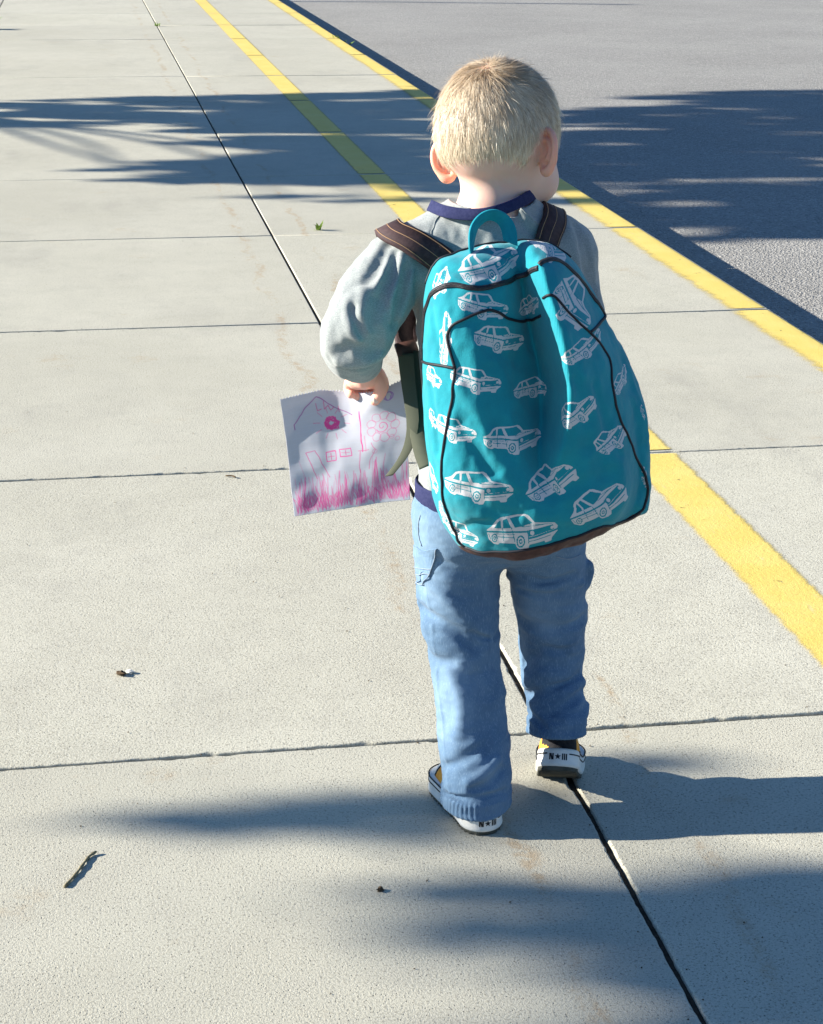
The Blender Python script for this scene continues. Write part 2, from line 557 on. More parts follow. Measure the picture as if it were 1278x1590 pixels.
# ------------------------------------------------------------------ materials
class NT:
    def __init__(self, name, rough=.8, spec=.3):
        self.m = bpy.data.materials.new(name)
        self.m.use_nodes = True
        self.t = self.m.node_tree
        self.p = self.t.nodes['Principled BSDF']
        self.out = self.t.nodes['Material Output']
        self.p.inputs['Roughness'].default_value = rough
        self.p.inputs['Specular IOR Level'].default_value = spec

    def n(self, ty, **kw):
        nd = self.t.nodes.new(ty)
        for k, v in kw.items():
            setattr(nd, k, v)
        return nd

    def link(self, a, b):
        self.t.links.new(a, b)

    def pos(self, scale=(1, 1, 1)):
        g = self.n('ShaderNodeNewGeometry')
        mp = self.n('ShaderNodeMapping')
        mp.inputs['Scale'].default_value = scale
        self.link(g.outputs['Position'], mp.inputs['Vector'])
        return mp.outputs[0]

    def obj(self, scale=(1, 1, 1)):
        g = self.n('ShaderNodeTexCoord')
        mp = self.n('ShaderNodeMapping')
        mp.inputs['Scale'].default_value = scale
        self.link(g.outputs['Object'], mp.inputs['Vector'])
        return mp.outputs[0]

    def noise(self, vec, scale, detail=3, rough=.55, lac=2.0):
        nd = self.n('ShaderNodeTexNoise')
        nd.inputs['Scale'].default_value = scale
        nd.inputs['Detail'].default_value = detail
        nd.inputs['Roughness'].default_value = rough
        self.link(vec, nd.inputs['Vector'])
        return nd.outputs['Fac']

    def voro(self, vec, scale, feature='F1'):
        nd = self.n('ShaderNodeTexVoronoi', feature=feature)
        nd.inputs['Scale'].default_value = scale
        self.link(vec, nd.inputs['Vector'])
        return nd.outputs['Distance']

    def ramp(self, fac, a, b, lo=0.0, hi=1.0):
        nd = self.n('ShaderNodeMapRange', interpolation_type='SMOOTHSTEP')
        nd.inputs['From Min'].default_value = a
        nd.inputs['From Max'].default_value = b
        nd.inputs['To Min'].default_value = lo
        nd.inputs['To Max'].default_value = hi
        self.link(fac, nd.inputs['Value'])
        return nd.outputs[0]

    def math(self, op, a, b=None, c=None):
        nd = self.n('ShaderNodeMath', operation=op)
        for i, v in enumerate((a, b, c)):
            if v is None:
                continue
            if isinstance(v, (int, float)):
                nd.inputs[i].default_value = v
            else:
                self.link(v, nd.inputs[i])
        return nd.outputs[0]

    def mix(self, fac, a, b, mode='MIX'):
        nd = self.n('ShaderNodeMix', data_type='RGBA', blend_type=mode)
        for s, v in ((nd.inputs[0], fac), (nd.inputs[6], a), (nd.inputs[7], b)):
            if isinstance(v, (int, float)):
                s.default_value = v
            elif isinstance(v, (tuple, list)):
                s.default_value = (*v, 1.0)
            else:
                self.link(v, s)
        return nd.outputs[2]

    def attr(self, name, out='Fac'):
        nd = self.n('ShaderNodeAttribute')
        nd.attribute_name = name
        return nd.outputs[out]

    def color(self, v):
        if isinstance(v, (tuple, list)):
            self.p.inputs['Base Color'].default_value = (*v, 1)
        else:
            self.link(v, self.p.inputs['Base Color'])

    def bump(self, h, strength=.3, dist=.001, prev=None):
        nd = self.n('ShaderNodeBump')
        nd.inputs['Strength'].default_value = strength
        nd.inputs['Distance'].default_value = dist
        self.link(h, nd.inputs['Height'])
        if prev is not None:
            self.link(prev, nd.inputs['Normal'])
        self.link(nd.outputs[0], self.p.inputs['Normal'])
        return nd.outputs[0]

def m_concrete():
    k = NT('concrete', .9, .2)
    v = k.pos()
    big = k.noise(v, 1.3, 6, .62)
    mid = k.noise(v, 11, 5, .65)
    grit = k.noise(v, 560, 2, .6)
    coarse = k.noise(v, 290, 2, .6)
    sand = k.noise(v, 1200, 2, .6)
    pits = k.voro(v, 150)
    pits2 = k.voro(v, 85)
    c = k.mix(k.ramp(big, .3, .7), (.452, .430, .340), (.532, .508, .412))
    c = k.mix(k.ramp(mid, .40, .75, 0, .40), c, (.365, .345, .285))
    c = k.mix(k.ramp(coarse, .55, .66, 0, .75), c, (.215, .200, .160))
    c = k.mix(k.ramp(coarse, .45, .33, 0, .55), c, (.58, .56, .475))
    c = k.mix(k.ramp(grit, .58, .70, 0, .70), c, (.18, .165, .135))
    c = k.mix(k.ramp(grit, .42, .30, 0, .65), c, (.70, .685, .59))
    c = k.mix(k.ramp(sand, .58, .72, 0, .35), c, (.25, .23, .20))
    c = k.mix(k.ramp(pits, .18, .10, 0, .78), c, (.10, .09, .075))
    c = k.mix(k.math('MULTIPLY', k.ramp(pits2, .075, .035, 0, .8), k.ramp(mid, .45, .6)), c, (.09, .08, .065))
    oi = k.n('ShaderNodeObjectInfo')
    c = k.mix(k.math('MULTIPLY', oi.outputs['Random'], .34), c, (.335, .315, .260))
    # rusty water stains, two broken trails running along the joint and a scatter of blotches
    sx = k.n('ShaderNodeSeparateXYZ')
    k.link(v, sx.inputs[0])
    wob = k.math('MULTIPLY', k.math('SUBTRACT', k.noise(v, 2.6, 4, .65), .5), .16)
    tr = None
    for x0, w in ((.475, .020), (.688, .017)):
        d = k.math('ABSOLUTE', k.math('ADD', k.math('SUBTRACT', sx.outputs[0], x0), wob))
        t = k.ramp(d, w, w * .15)
        tr = t if tr is None else k.math('MAXIMUM', tr, t)
    brk = k.ramp(k.noise(k.pos((3, 1.0, 1)), 5.0, 5, .7), .44, .60)
    fine = k.ramp(k.noise(v, 60, 4, .7), .34, .60)
    rust = k.math('MULTIPLY', k.math('MULTIPLY', tr, brk), fine)
    blot = k.math('MULTIPLY', k.ramp(k.noise(v, 3.6, 5, .7), .60, .72, 0, .55), fine)
    rust = k.math('MAXIMUM', rust, blot)
    c = k.mix(k.math('MULTIPLY', rust, .55), c, (.33, .215, .105))
    # faint grey dirt where feet and water leave it
    c = k.mix(k.ramp(k.noise(k.pos((1, .5, 1)), 2.4, 6, .7), .52, .70, 0, .30), c, (.27, .255, .22))
    k.color(c)
    h = k.math('ADD', k.math('MULTIPLY', grit, .7), k.math('MULTIPLY', coarse, .8))
    h = k.math('SUBTRACT', h, k.ramp(pits, .18, .06, 0, .9))
    k.bump(h, .55, .0015)
    return k.m

def m_asphalt():
    k = NT('asphalt', .9, .25)
    v = k.pos()
    st = k.voro(v, 130)
    st2 = k.voro(v, 70)
    col = k.n('ShaderNodeTexVoronoi')
    col.inputs['Scale'].default_value = 130
    k.link(v, col.inputs['Vector'])
    rnd = k.n('ShaderNodeSeparateColor')
    k.link(col.outputs['Color'], rnd.inputs[0])
    big = k.noise(v, .9, 5, .6)
    c = k.mix(k.ramp(big, .3, .7), (.252, .242, .222), (.300, .288, .264))
    c = k.mix(k.ramp(rnd.outputs[0], .72, .95, 0, .55), c, (.48, .46, .42))
    c = k.mix(k.ramp(rnd.outputs[1], .75, .95, 0, .5), c, (.09, .088, .085))
    c = k.mix(k.ramp(k.noise(v, 6, 5, .7), .55, .75, 0, .3), c, (.15, .147, .142))
    k.color(c)
    k.bump(k.math('ADD', k.math('MULTIPLY', k.ramp(st, .55, .1), .7), k.math('MULTIPLY', k.ramp(st2, .5, .1), .5)), .8, .006)
    return k.m

def m_paint():
    k = NT('yellow_paint', .75, .3)
    v = k.pos()
    e = k.attr('edge')
    grit = k.noise(v, 330, 3, .7)
    c = k.mix(k.ramp(k.noise(v, 9, 5, .65), .35, .7), (.66, .495, .118), (.69, .535, .155))
    c = k.mix(k.ramp(k.noise(k.pos((1, .25, 1)), 60, 4, .7), .60, .74, 0, .45), c, (.50, .45, .28))
    c = k.mix(k.ramp(grit, .62, .74, 0, .45), c, (.30, .22, .05))
    k.color(c)
    k.bump(k.math('ADD', grit, k.noise(v, 120, 3, .6)), .45, .002)
    tr = k.n('ShaderNodeBsdfTransparent')
    ms = k.n('ShaderNodeMixShader')
    a = k.math('ADD', e, k.math('MULTIPLY', k.math('SUBTRACT', k.noise(v, 420, 3, .7), .5), .9))
    a = k.math('ADD', a, k.math('MULTIPLY', k.math('SUBTRACT', k.noise(v, 28, 4, .6), .5), .5))
    a = k.ramp(a, .30, .62)
    wear = k.ramp(k.noise(v, 26, 6, .75), .635, .70, 1, .20)
    k.link(k.math('MULTIPLY', a, wear), ms.inputs[0])
    k.link(tr.outputs[0], ms.inputs[1])
    k.link(k.p.outputs[0], ms.inputs[2])
    k.link(ms.outputs[0], k.out.inputs[0])
    return k.m

def m_simple(name, c1, c2=None, scale=60, rough=.8, spec=.3, bump=0, bscale=900, bdist=.0005):
    k = NT(name, rough, spec)
    v = k.pos()
    if c2 is None:
        k.color(c1)
    else:
        k.color(k.mix(k.ramp(k.noise(v, scale, 4, .6), .32, .68), c1, c2))
    if bump:
        k.bump(k.noise(v, bscale, 2), bump, bdist)
    return k.m

def m_canvas():
    k = NT('backpack_canvas', .85, .2)
    v = k.pos()
    pr = k.attr('print')
    ink = k.ramp(k.math('ADD', pr, k.math('MULTIPLY', k.math('SUBTRACT', k.noise(v, 900, 2), .5), .35)), .35, .65)
    teal = k.mix(k.ramp(k.noise(v, 35, 4), .3, .7), (.004, .212, .268), (.006, .252, .305))
    teal = k.mix(k.ramp(k.noise(v, 1500, 1), .45, .65, 0, .35), teal, (.003, .155, .205))
    c = k.mix(ink, teal, (.50, .50, .51))
    k.color(c)
    w1 = k.noise(k.pos((1, 1, .25)), 1500, 1)
    w2 = k.noise(k.pos((.25, .25, 1)), 1500, 1)
    k.bump(k.math('ADD', w1, w2), .35, .0006)
    k.p.inputs['Sheen Weight'].default_value = .15
    return k.m

def m_denim():
    k = NT('denim', .9, .15)
    fade = k.attr('fade')
    stk = k.noise(k.pos((1, 1, .16)), 800, 3, .65)
    stk2 = k.noise(k.pos((1, 1, .25)), 90, 3, .6)
    cloud = k.noise(k.pos(), 16, 4, .6)
    c = k.mix(k.ramp(cloud, .25, .75), (.066, .128, .218), (.118, .196, .292))
    c = k.mix(k.ramp(stk, .50, .70, 0, .50), c, (.22, .315, .425))
    c = k.mix(k.ramp(stk2, .54, .74, 0, .30), c, (.045, .095, .185))
    c = k.mix(k.math('MULTIPLY', fade, .36), c, (.28, .40, .53))
    k.color(c)
    tw = k.n('ShaderNodeTexWave')
    tw.inputs['Scale'].default_value = 420
    tw.inputs['Distortion'].default_value = 2
    k.link(k.pos((1, 1, .8)), tw.inputs['Vector'])
    k.bump(k.math('ADD', k.math('MULTIPLY', tw.outputs['Fac'], .4), stk), .35, .0007)
    k.p.inputs['Sheen Weight'].default_value = .1
    return k.m

def m_shirt():
    k = NT('grey_marl_jersey', .92, .15)
    v = k.pos()
    c = k.mix(k.ramp(k.noise(k.pos((1, 1, 2.2)), 520, 3, .6), .35, .68), (.225, .245, .243), (.325, .345, .337))
    c = k.mix(k.ramp(k.noise(v, 60, 4), .4, .7, 0, .25), c, (.19, .21, .212))
    k.color(c)
    k.bump(k.noise(v, 1100, 2), .3, .0006)
    k.p.inputs['Sheen Weight'].default_value = .25
    return k.m

def m_skin():
    k = NT('skin', .5, .35)
    v = k.pos()
    col = k.attr('tone', 'Color')
    c = k.mix(k.ramp(k.noise(v, 90, 3), .35, .7, 0, .18), col, (.70, .36, .27))
    k.color(c)
    k.p.inputs['Subsurface Weight'].default_value = .35
    k.p.inputs['Subsurface Radius'].default_value = (1.0, .35, .15)
    k.p.inputs['Subsurface Scale'].default_value = .007
    k.bump(k.noise(v, 1500, 2), .12, .0004)
    return k.m

def m_hair():
    k = NT('blond_hair', .38, .5)
    t = k.attr('shade')
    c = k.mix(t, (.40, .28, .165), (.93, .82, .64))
    k.color(c)
    tl = k.n('ShaderNodeBsdfTranslucent')
    k.link(c, tl.inputs[0])
    ms = k.n('ShaderNodeMixShader')
    ms.inputs[0].default_value = .18
    k.link(k.p.outputs[0], ms.inputs[1])
    k.link(tl.outputs[0], ms.inputs[2])
    k.link(ms.outputs[0], k.out.inputs[0])
    return k.m

def m_paper():
    k = NT('notebook_paper', .8, .2)
    ink = k.attr('ink', 'Color')
    c = k.mix(.35, ink, k.mix(k.ramp(k.noise(k.pos(), 400, 2), .4, .6), ink, (.97, .97, .97), 'MULTIPLY'))
    k.color(c)
    tl = k.n('ShaderNodeBsdfTranslucent')
    k.link(c, tl.inputs[0])
    ms = k.n('ShaderNodeMixShader')
    ms.inputs[0].default_value = .33
    k.link(k.p.outputs[0], ms.inputs[1])
    k.link(tl.outputs[0], ms.inputs[2])
    k.link(ms.outputs[0], k.out.inputs[0])
    return k.m

def m_webbing():
    k = NT('olive_webbing', .85, .2)
    w = k.n('ShaderNodeTexWave', bands_direction='X')
    w.inputs['Scale'].default_value = 300
    w.inputs['Distortion'].default_value = .6
    k.link(k.pos((1, -.6, .12)), w.inputs['Vector'])
    k.color(k.mix(w.outputs['Fac'], (.052, .057, .040), (.100, .105, .074)))
    k.bump(w.outputs['Fac'], .4, .0006)
    return k.m

def m_leaf(name, c1, c2):
    k = NT(name, .6, .3)
    c = k.mix(k.ramp(k.noise(k.pos(), 3.0, 3), .3, .7), c1, c2)
    k.color(c)
    tl = k.n('ShaderNodeBsdfTranslucent')
    k.link(c, tl.inputs[0])
    ms = k.n('ShaderNodeMixShader')
    ms.inputs[0].default_value = .3
    k.link(k.p.outputs[0], ms.inputs[1])
    k.link(tl.outputs[0], ms.inputs[2])
    k.link(ms.outputs[0], k.out.inputs[0])
    return k.m

MT = dict(
    concrete=m_concrete(), asphalt=m_asphalt(), paint=m_paint(), canvas=m_canvas(), denim=m_denim(), shirt=m_shirt(), skin=m_skin(), hair=m_hair(), paper=m_paper(),
    soil=m_simple('joint_dirt', (.030, .027, .022), (.070, .060, .048), 80, .95, .1, .5, 200, .003),
    grass=m_simple('lawn_green', (.035, .065, .018), (.06, .10, .03), 4, .9, .1, .6, 60, .03),
    piping=m_simple('black_piping', (.012, .012, .018), None, rough=.6),
    zipper=m_simple('black_zip', (.010, .010, .014), (.025, .024, .03), 500, .5, .4, .5, 700, .001),
    leather=m_simple('brown_leatherette', (.050, .022, .018), (.085, .038, .030), 120, .6, .35, .3, 500, .0006),
    strap=m_simple('dark_brown_strap', (.038, .020, .022), (.062, .034, .034), 150, .75, .3, .4, 700, .0006),
    thread=m_simple('tan_thread', (.36, .22, .12), None, rough=.9),
    denim_thread=m_simple('pale_blue_thread', (.19, .25, .33), (.27, .32, .37), 300, .9),
    webbing=m_webbing(),
    teal=m_simple('teal_webbing', (.004, .20, .26), (.006, .24, .30), 90, .85, .2, .4, 900, .0006),
    navy=m_simple('navy_rib', (.020, .024, .075), (.032, .036, .095), 300, .9, .15, .5, 700, .0008),
    rubber=m_simple('white_rubber', (.60, .585, .54), (.70, .69, .65), 60, .6, .35, .2, 500, .0005),
    outsole=m_simple('grey_brown_outsole', (.050, .050, .040), (.085, .083, .066), 90, .8, .25, .6, 350, .001),
    stripe=m_simple('black_stripe', (.012, .012, .014), None, rough=.7),
    shoe_black=m_simple('black_canvas', (.014, .014, .017), (.025, .025, .028), 300, .85, .2, .4, 900, .0005),
    shoe_orange=m_simple('orange_canvas', (.70, .27, .035), (.80, .38, .06), 90, .8, .2, .3, 900, .0005),
    eye=m_simple('eye_white', (.75, .73, .70), None, rough=.15),
    iris=m_simple('blue_iris', (.05, .12, .22), None, rough=.15),
    nail=m_simple('finger_nail', (.80, .55, .48), None, rough=.25, spec=.5),
    bark=m_simple('bark', (.06, .048, .036), (.12, .10, .075), 12, .95, .1, .8, 40, .02),
    leaf=m_leaf('tree_leaf', (.035, .075, .018), (.07, .12, .03)),
    weed=m_leaf('weed_leaf', (.12, .22, .03), (.22, .30, .06)),
    twig=m_simple('dry_twig', (.14, .12, .075), (.24, .21, .13), 300, .9, .15, .6, 700, .001),
    crumb=m_simple('dry_leaf_brown', (.05, .035, .022), (.12, .08, .045), 200, .9, .15),
    grit=m_simple('pale_grit', (.55, .53, .48), (.70, .68, .62), 200, .9, .15),
    galv=m_simple('grey_galvanised', (.35, .36, .37), (.45, .46, .47), 30, .5, .5),
)

# ------------------------------------------------------------------ the setting
KERB_X, JOINT_X, SLAB, ROW0, ROAD_Z = 1.79775, .582, 1.219, 2.216, -.132
LEFT_X = JOINT_X - SLAB

V, F = box((-400, -400, -.60), (400, 600, -.30))
tag(mesh_obj('terrain', V, F, MT['grass'], smooth=False), kind='structure')
V, F = box((-60, -25, -.28), (LEFT_X - SLAB - .006, 62, -.02))
tag(mesh_obj('lawn', V, F, MT['grass'], smooth=False), kind='structure')

nx, ny = 40, 80
gx = np.concatenate([np.linspace(KERB_X - .05, 3.5, 20), np.linspace(3.6, 14, 21)])
gy = np.linspace(-12, 62, ny + 1)
X, Y = np.meshgrid(gx, gy, indexing='ij')
Z = ROAD_Z + .018 * (1 - np.exp(-(X - KERB_X) / 2.0)) + .002 * fbm(np.stack([X.ravel(), Y.ravel(), 0 * X.ravel()], 1), 1.5, 3).reshape(X.shape)
V = np.stack([X, Y, Z], -1).reshape(-1, 3)
i, j = np.meshgrid(np.arange(len(gx) - 1), np.arange(ny), indexing='ij')
a = (i * (ny + 1) + j).ravel()
F = np.stack([a, a + ny + 1, a + ny + 2, a + 1], 1)
tag(mesh_obj('road', V, F, MT['asphalt']), kind='structure')

V, F = box((LEFT_X - SLAB, -12, -.20), (KERB_X - .03, 62, -.006))
tag(mesh_obj('joint_bed', V, F, MT['soil'], smooth=False), kind='structure')

def slab_mesh(name, depth, fine, seed, rkerb=False):
    """One cast slab: flat top, tooled rounded edges that are chipped a little on the near ones."""
    rng = np.random.default_rng(seed)
    w = SLAB - .0065
    n = 150 if fine else 3
    per = []
    for k, (ax, ay, dx, dy) in enumerate(((0, 0, 1, 0), (1, 0, 0, 1), (1, 1, -1, 0), (0, 1, 0, -1))):
        for t in range(n):
            s = t / n
            per.append(((ax + dx * s) * w, (ay + dy * s) * w))
    per = np.array(per)
    c = np.array([w / 2, w / 2])
    nrm = np.zeros_like(per)
    for k in range(4):
        nrm[k * n:(k + 1) * n] = [(0, -1), (1, 0), (0, 1), (-1, 0)][k]
    for k in range(4):
        nrm[k * n] = nrm[k * n] + nrm[k * n - 1]
    m = len(per)
    if fine:
        u = np.stack([per[:, 0] * 1.0, per[:, 1], np.full(m, seed * 3.7)], 1)
        jit = .0016 * fbm(u, 22, 2) + .0016 * fbm(u + 5, 95, 2)
        chip = np.clip(fbm(u + 9, 34, 3) - .62, 0, 1) * .008
        jit[:n] = jit[:n] * 2.0 - .0012
        chip[:n] = chip[:n] * 1.6
    else:
        jit = chip = np.zeros(m)
    rows = [(.0030 + .6 * jit + chip * 1.3, 0.0), (.0016 + .6 * jit + chip, -.0006), (.0007 + .5 * jit + chip * .8, -.0020), (.0002 + .4 * jit + chip * .3, -.006), (np.zeros(m), -.016), (np.zeros(m), -depth)]
    V = []
    for ins, z in rows:
        V.append(np.c_[per - nrm * np.broadcast_to(ins, (m,))[:, None], np.full(m, z)])
    V = np.vstack(V)
    F = [tuple(range(m))]
    for r in range(len(rows) - 1):
        for k in range(m):
            F.append((r * m + (k + 1) % m, r * m + k, (r + 1) * m + k, (r + 1) * m + (k + 1) % m))
    me = bpy.data.meshes.new(name)
    me.from_pydata([tuple(v) for v in V], [], F)
    me.update()
    me.polygons.foreach_set('use_smooth', [False] + [True] * (len(F) - 1))
    me.materials.append(MT['concrete'])
    return me

sidewalk = tag(empty('sidewalk', (LEFT_X, 0, 0)), kind='structure')
plain = {d: slab_mesh('slab', d, False, 1) for d in (.10, .17)}
for col in range(3):
    for row in range(-5, 42):
        dep = .17 if col == 2 else .10
        fine = col > 0 and -1 <= row <= 1
        me = slab_mesh('slab', dep, True, 10 + col * 7 + row) if fine else plain[dep]
        o = bpy.data.objects.new('slab', me)
        COL.objects.link(o)
        o.parent = sidewalk
        tilt = random.uniform(-.0008, .0008)
        o.matrix_local = Matrix.Translation(((col - 1) * SLAB + .00325, ROW0 + row * SLAB + .00325, random.uniform(-.0012, .0012)))

def paint_strip(name, x0, x1, wrap):
    """A sprayed stripe, broken at each slab joint; 'edge' runs 1 inside to 0 at the soft rims."""
    xs = list(np.linspace(x0, x1, 9))
    V, F, E = [], [], []
    for row in range(-5, 42):
        y0, y1 = ROW0 + row * SLAB + .0135, ROW0 + (row + 1) * SLAB - .0135
        prof = []
        for x in xs:
            prof.append((x, .0022, 1 - abs(2 * (x - x0) / (x1 - x0) - 1)))
        if wrap:
            prof = [(x, .0022, (x - x0) / (x1 - x0)) for x in np.linspace(x0, KERB_X - .0125, 7)]
            prof += [(KERB_X - .006, .0014, 1), (KERB_X - .0012, -.003, 1), (KERB_X + .0012, -.009, 1), (KERB_X + .0016, -.016, 1), (KERB_X + .0016, -.110, .35), (KERB_X + .0016, -.125, 0)]
        n = len(prof)
        b = len(V)
        for y in (y0, y1):
            for x, z, e in prof:
                V.append((x, y, z))
                E.append(e * (1.5 if wrap else 1.9))
        for k in range(n - 1):
            F.append((b + k, b + k + 1, b + n + k + 1, b + n + k))
    o = mesh_obj(name, np.array(V), np.array(F), MT['paint'], smooth=False, attrs={'edge': ('FLOAT', E)})
    o.visible_shadow = True
    return tag(o, kind='structure')

paint_strip('painted_walkway_line', 1.024, 1.160, False)
paint_strip('painted_kerb_edge', 1.652, KERB_X, True)

# ------------------------------------------------------------------ trees beside the sidewalk (they throw the shadows)
KX, KY = math.cos(SUN_AZ) / math.tan(SUN_EL), math.sin(SUN_AZ) / math.tan(SUN_EL)
def over(sx, sy, z):
    """The point at height z whose shadow falls on the ground at sx, sy."""
    return np.array((sx - KX * z, sy + KY * z, z))

def make_tree(base, height, sprays, seed, label, leaf=.05, droop=-.4):
    """sprays: rows of centre x, y, z, radius x, radius y, radius z, leaf count - each fed by its own limb."""
    rng = np.random.default_rng(seed)
    t = tag(empty('tree', base), label, 'tree', 'trees on the lawn left of the sidewalk')
    bx = np.array(base, float)
    tr = cmr([bx + (0, 0, -.05), bx + (.05, .03, height * .25), bx + (-.06, .05, height * .5), bx + (.05, -.04, height * .8), bx + (0, 0, height)], 5)
    V, F = tube(tr, np.linspace(.12, .015, len(tr)), 9)
    keep(mesh_obj('trunk', V, F, MT['bark']), t)
    LV, nl = [], 0
    for s in sprays:
        c, r, n = np.array(s[:3]), np.array(s[3:6]), int(s[6])
        if len(s) > 7:
            z0 = np.clip(c[2] + droop, height * .22, height * .97)
            p0 = np.array([np.interp(z0, tr[:, 2], tr[:, k]) for k in range(3)])
            pts = cmr([p0, (p0 + c) / 2 + rng.normal(size=3) * .06 + (0, 0, .08), c], 4)
            v, f = tube(pts, np.linspace(.020, .005, len(pts)), 5)
            keep(mesh_obj('limb', v, f, MT['bark']), t)
        q = rng.normal(size=(n, 3))
        q /= np.linalg.norm(q, axis=1)[:, None]
        q *= rng.random((n, 1)) ** .45
        cc = c + q * r
        a = rng.normal(size=(n, 3)) * (1, .8, .6)
        a /= np.linalg.norm(a, axis=1)[:, None]
        b = np.cross(a, rng.normal(size=(n, 3)))
        b /= np.linalg.norm(b, axis=1)[:, None]
        L = rng.uniform(.7, 1.25, n)[:, None] * leaf
        Wd = L * rng.uniform(.42, .6, n)[:, None]
        LV.append(np.stack([cc - a * L, cc + b * Wd - a * L * .1, cc + a * L, cc - b * Wd - a * L * .1], 1).reshape(-1, 3))
    V = np.vstack(LV)
    keep(mesh_obj('crown', V, np.arange(len(V)).reshape(-1, 4), MT['leaf'], smooth=False), t)
    return t

def inside(poly, x, y):
    r = False
    for (ax, ay), (bx, by) in zip(poly, poly[1:] + poly[:1]):
        if (ay > y) != (by > y) and x < (bx - ax) * (y - ay) / (by - ay) + ax:
            r = not r
    return r

# the far tree: its crown's shadow lies across the walk and the road between about 6 and 10 m
region = [(.30, 9.65), (1.25, 9.85), (1.9, 9.9), (2.9, 10.4), (3.4, 10.9), (4.6, 10.8), (8.5, 10.2), (8.5, 5.0), (4.0, 5.6), (2.6, 6.3), (2.0, 6.2), (1.2, 6.75), (.75, 6.85), (.35, 7.25), (.55, 7.7), (.75, 8.3), (.2, 8.7), (-.6, 8.75), (-.6, 9.6)]
rt = np.random.default_rng(21)
sp = []
while len(sp) < 640:
    x, y = rt.uniform(-.7, 8.5), rt.uniform(5.0, 11)
    if not inside(region, x, y) or (x > 4.8 and rt.random() < .6):
        continue
    z = np.interp(x, [-.6, 8.5], [2.1, 5.0]) + rt.normal() * .28
    c = over(x, y, z)
    sp.append((*c, rt.uniform(.22, .48), rt.uniform(.05, .12), rt.uniform(.05, .10), 150) + ((1,) if len(sp) % 10 == 0 else ()))
for x, y in ((.15, 7.32), (.30, 7.05), (.02, 9.3), (-.3, 9.5), (.7, 6.62), (1.0, 6.5), (-.2, 8.75)):     # thin tips reaching out
    sp.append((*over(x, y, 2.3), .30, .035, .03, 30, 1))
make_tree((-5.25, 8.95 + KY / KX * 5.25, -.02), 5.6, sp, 3, 'leafy broad tree on the lawn throwing the far shadow across sidewalk and road')

# the near tree: only the soft fringe of its shadow reaches the slabs in front
sp = []
for sx, sy, rx, ry, n in ((.20, 2.035, .19, .040, 90), (.36, 2.01, .14, .060, 100), (.46, 2.03, .10, .040, 50), (.42, 1.825, .10, .018, 30), (.42, 1.735, .14, .016, 40), (.58, 1.71, .12, .030, 60),
                          (.82, 1.73, .12, .035, 70), (.64, 1.62, .14, .035, 60), (.78, 1.63, .12, .045, 80), (.93, 1.62, .10, .05, 70), (.70, 2.10, .10, .015, 24),
                          (.9, 1.48, .2, .05, 90), (.70, 1.54, .14, .03, 60), (.62, 1.53, .16, .04, 40), (.98, 1.72, .12, .05, 60), (.88, 1.53, .14, .05, 60), (.60, 1.78, .10, .014, 30), (.76, 1.80, .10, .016, 34), (.86, 1.57, .12, .04, 70), (.70, 1.69, .12, .02, 50), (1.2, 1.42, .2, .05, 80), (1.5, 1.30, .25, .07, 110), (1.9, 1.1, .3, .10, 150), (2.4, .8, .3, .20, 200), (2.1, .95, .3, .12, 160), (3.0, .7, .35, .25, 220), (3.4, .5, .35, .25, 220), (2.6, .55, .3, .25, 160)):
    z = np.interp(sx, [0, 3.4], [2.3, 3.6])
    sp.append((*over(sx, sy, z), rx, ry, .03 + ry * .3, n, 1))
for sx, sy, rx, ry, n in ((.55, 1.66, .16, .05, 34), (.72, 1.60, .18, .06, 46), (.50, 1.52, .14, .05, 26), (.85, 1.68, .16, .06, 46), (.40, 1.80, .12, .03, 18), (.66, 1.76, .14, .03, 26), (.95, 1.55, .16, .07, 50)):
    sp.append((*over(sx, sy, 4.0), rx, ry, .05, n, 1))
make_tree((-5.25, 1.95, -.02), 4.8, sp, 5, 'slim tree on the lawn throwing the near soft shadow around the boy', .035, .9)

# a thin steel post far up the walk whose shadow lies on the road
V, F = tube([(5.17 - KX * 4.2, 18.41 + KY * 4.2, -.02), (5.17 - KX * 4.2, 18.41 + KY * 4.2, 4.2)], .045, 12)
tag(mesh_obj('sign_post', V, F, MT['galv']), 'grey steel post beyond the left edge throwing a thin shadow on the road', 'post')

# ------------------------------------------------------------------ the boy
HAND_L = [
    [(*(0.3097, 2.0720, 0.5606), .0150), (*(0.3136, 2.0880, 0.5408), .0140)],
    [(*(0.3051, 2.1030, 0.5340), .0115), (*(0.3255, 2.1000, 0.5356), .0115)],
]
FING_L = [
    [(*(0.2987, 2.1120, 0.5287), .0066), (*(0.2991, 2.1260, 0.5169), .0060), (*(0.3002, 2.1120, 0.5143), .0054)],
    [(*(0.3083, 2.1140, 0.5286), .0070), (*(0.3090, 2.1300, 0.5139), .0064), (*(0.3090, 2.1140, 0.5111), .0058)],
    [(*(0.3176, 2.1140, 0.5290), .0070), (*(0.3194, 2.1310, 0.5124), .0064), (*(0.3185, 2.1150, 0.5096), .0058)],
    [(*(0.3273, 2.1120, 0.5300), .0068), (*(0.3299, 2.1280, 0.5137), .0062), (*(0.3262, 2.1140, 0.5088), .0056)],
    [(*(0.3279, 2.0860, 0.5439), .0095), (*(0.3327, 2.0820, 0.5339), .0085), (*(0.3307, 2.0840, 0.5224), .0075), (*(0.3256, 2.0900, 0.5115), .0062)],
]
HAND_R = [[(*(0.5761, 2.1800, 0.5038), .016), (*(0.5796, 2.2050, 0.4920), .015)], [(*(0.5725, 2.2100, 0.4892), .011), (*(0.5911, 2.2100, 0.4885), .011)]]
FING_R = []
_hr = np.array((0.5839, 2.2150, 0.4874))
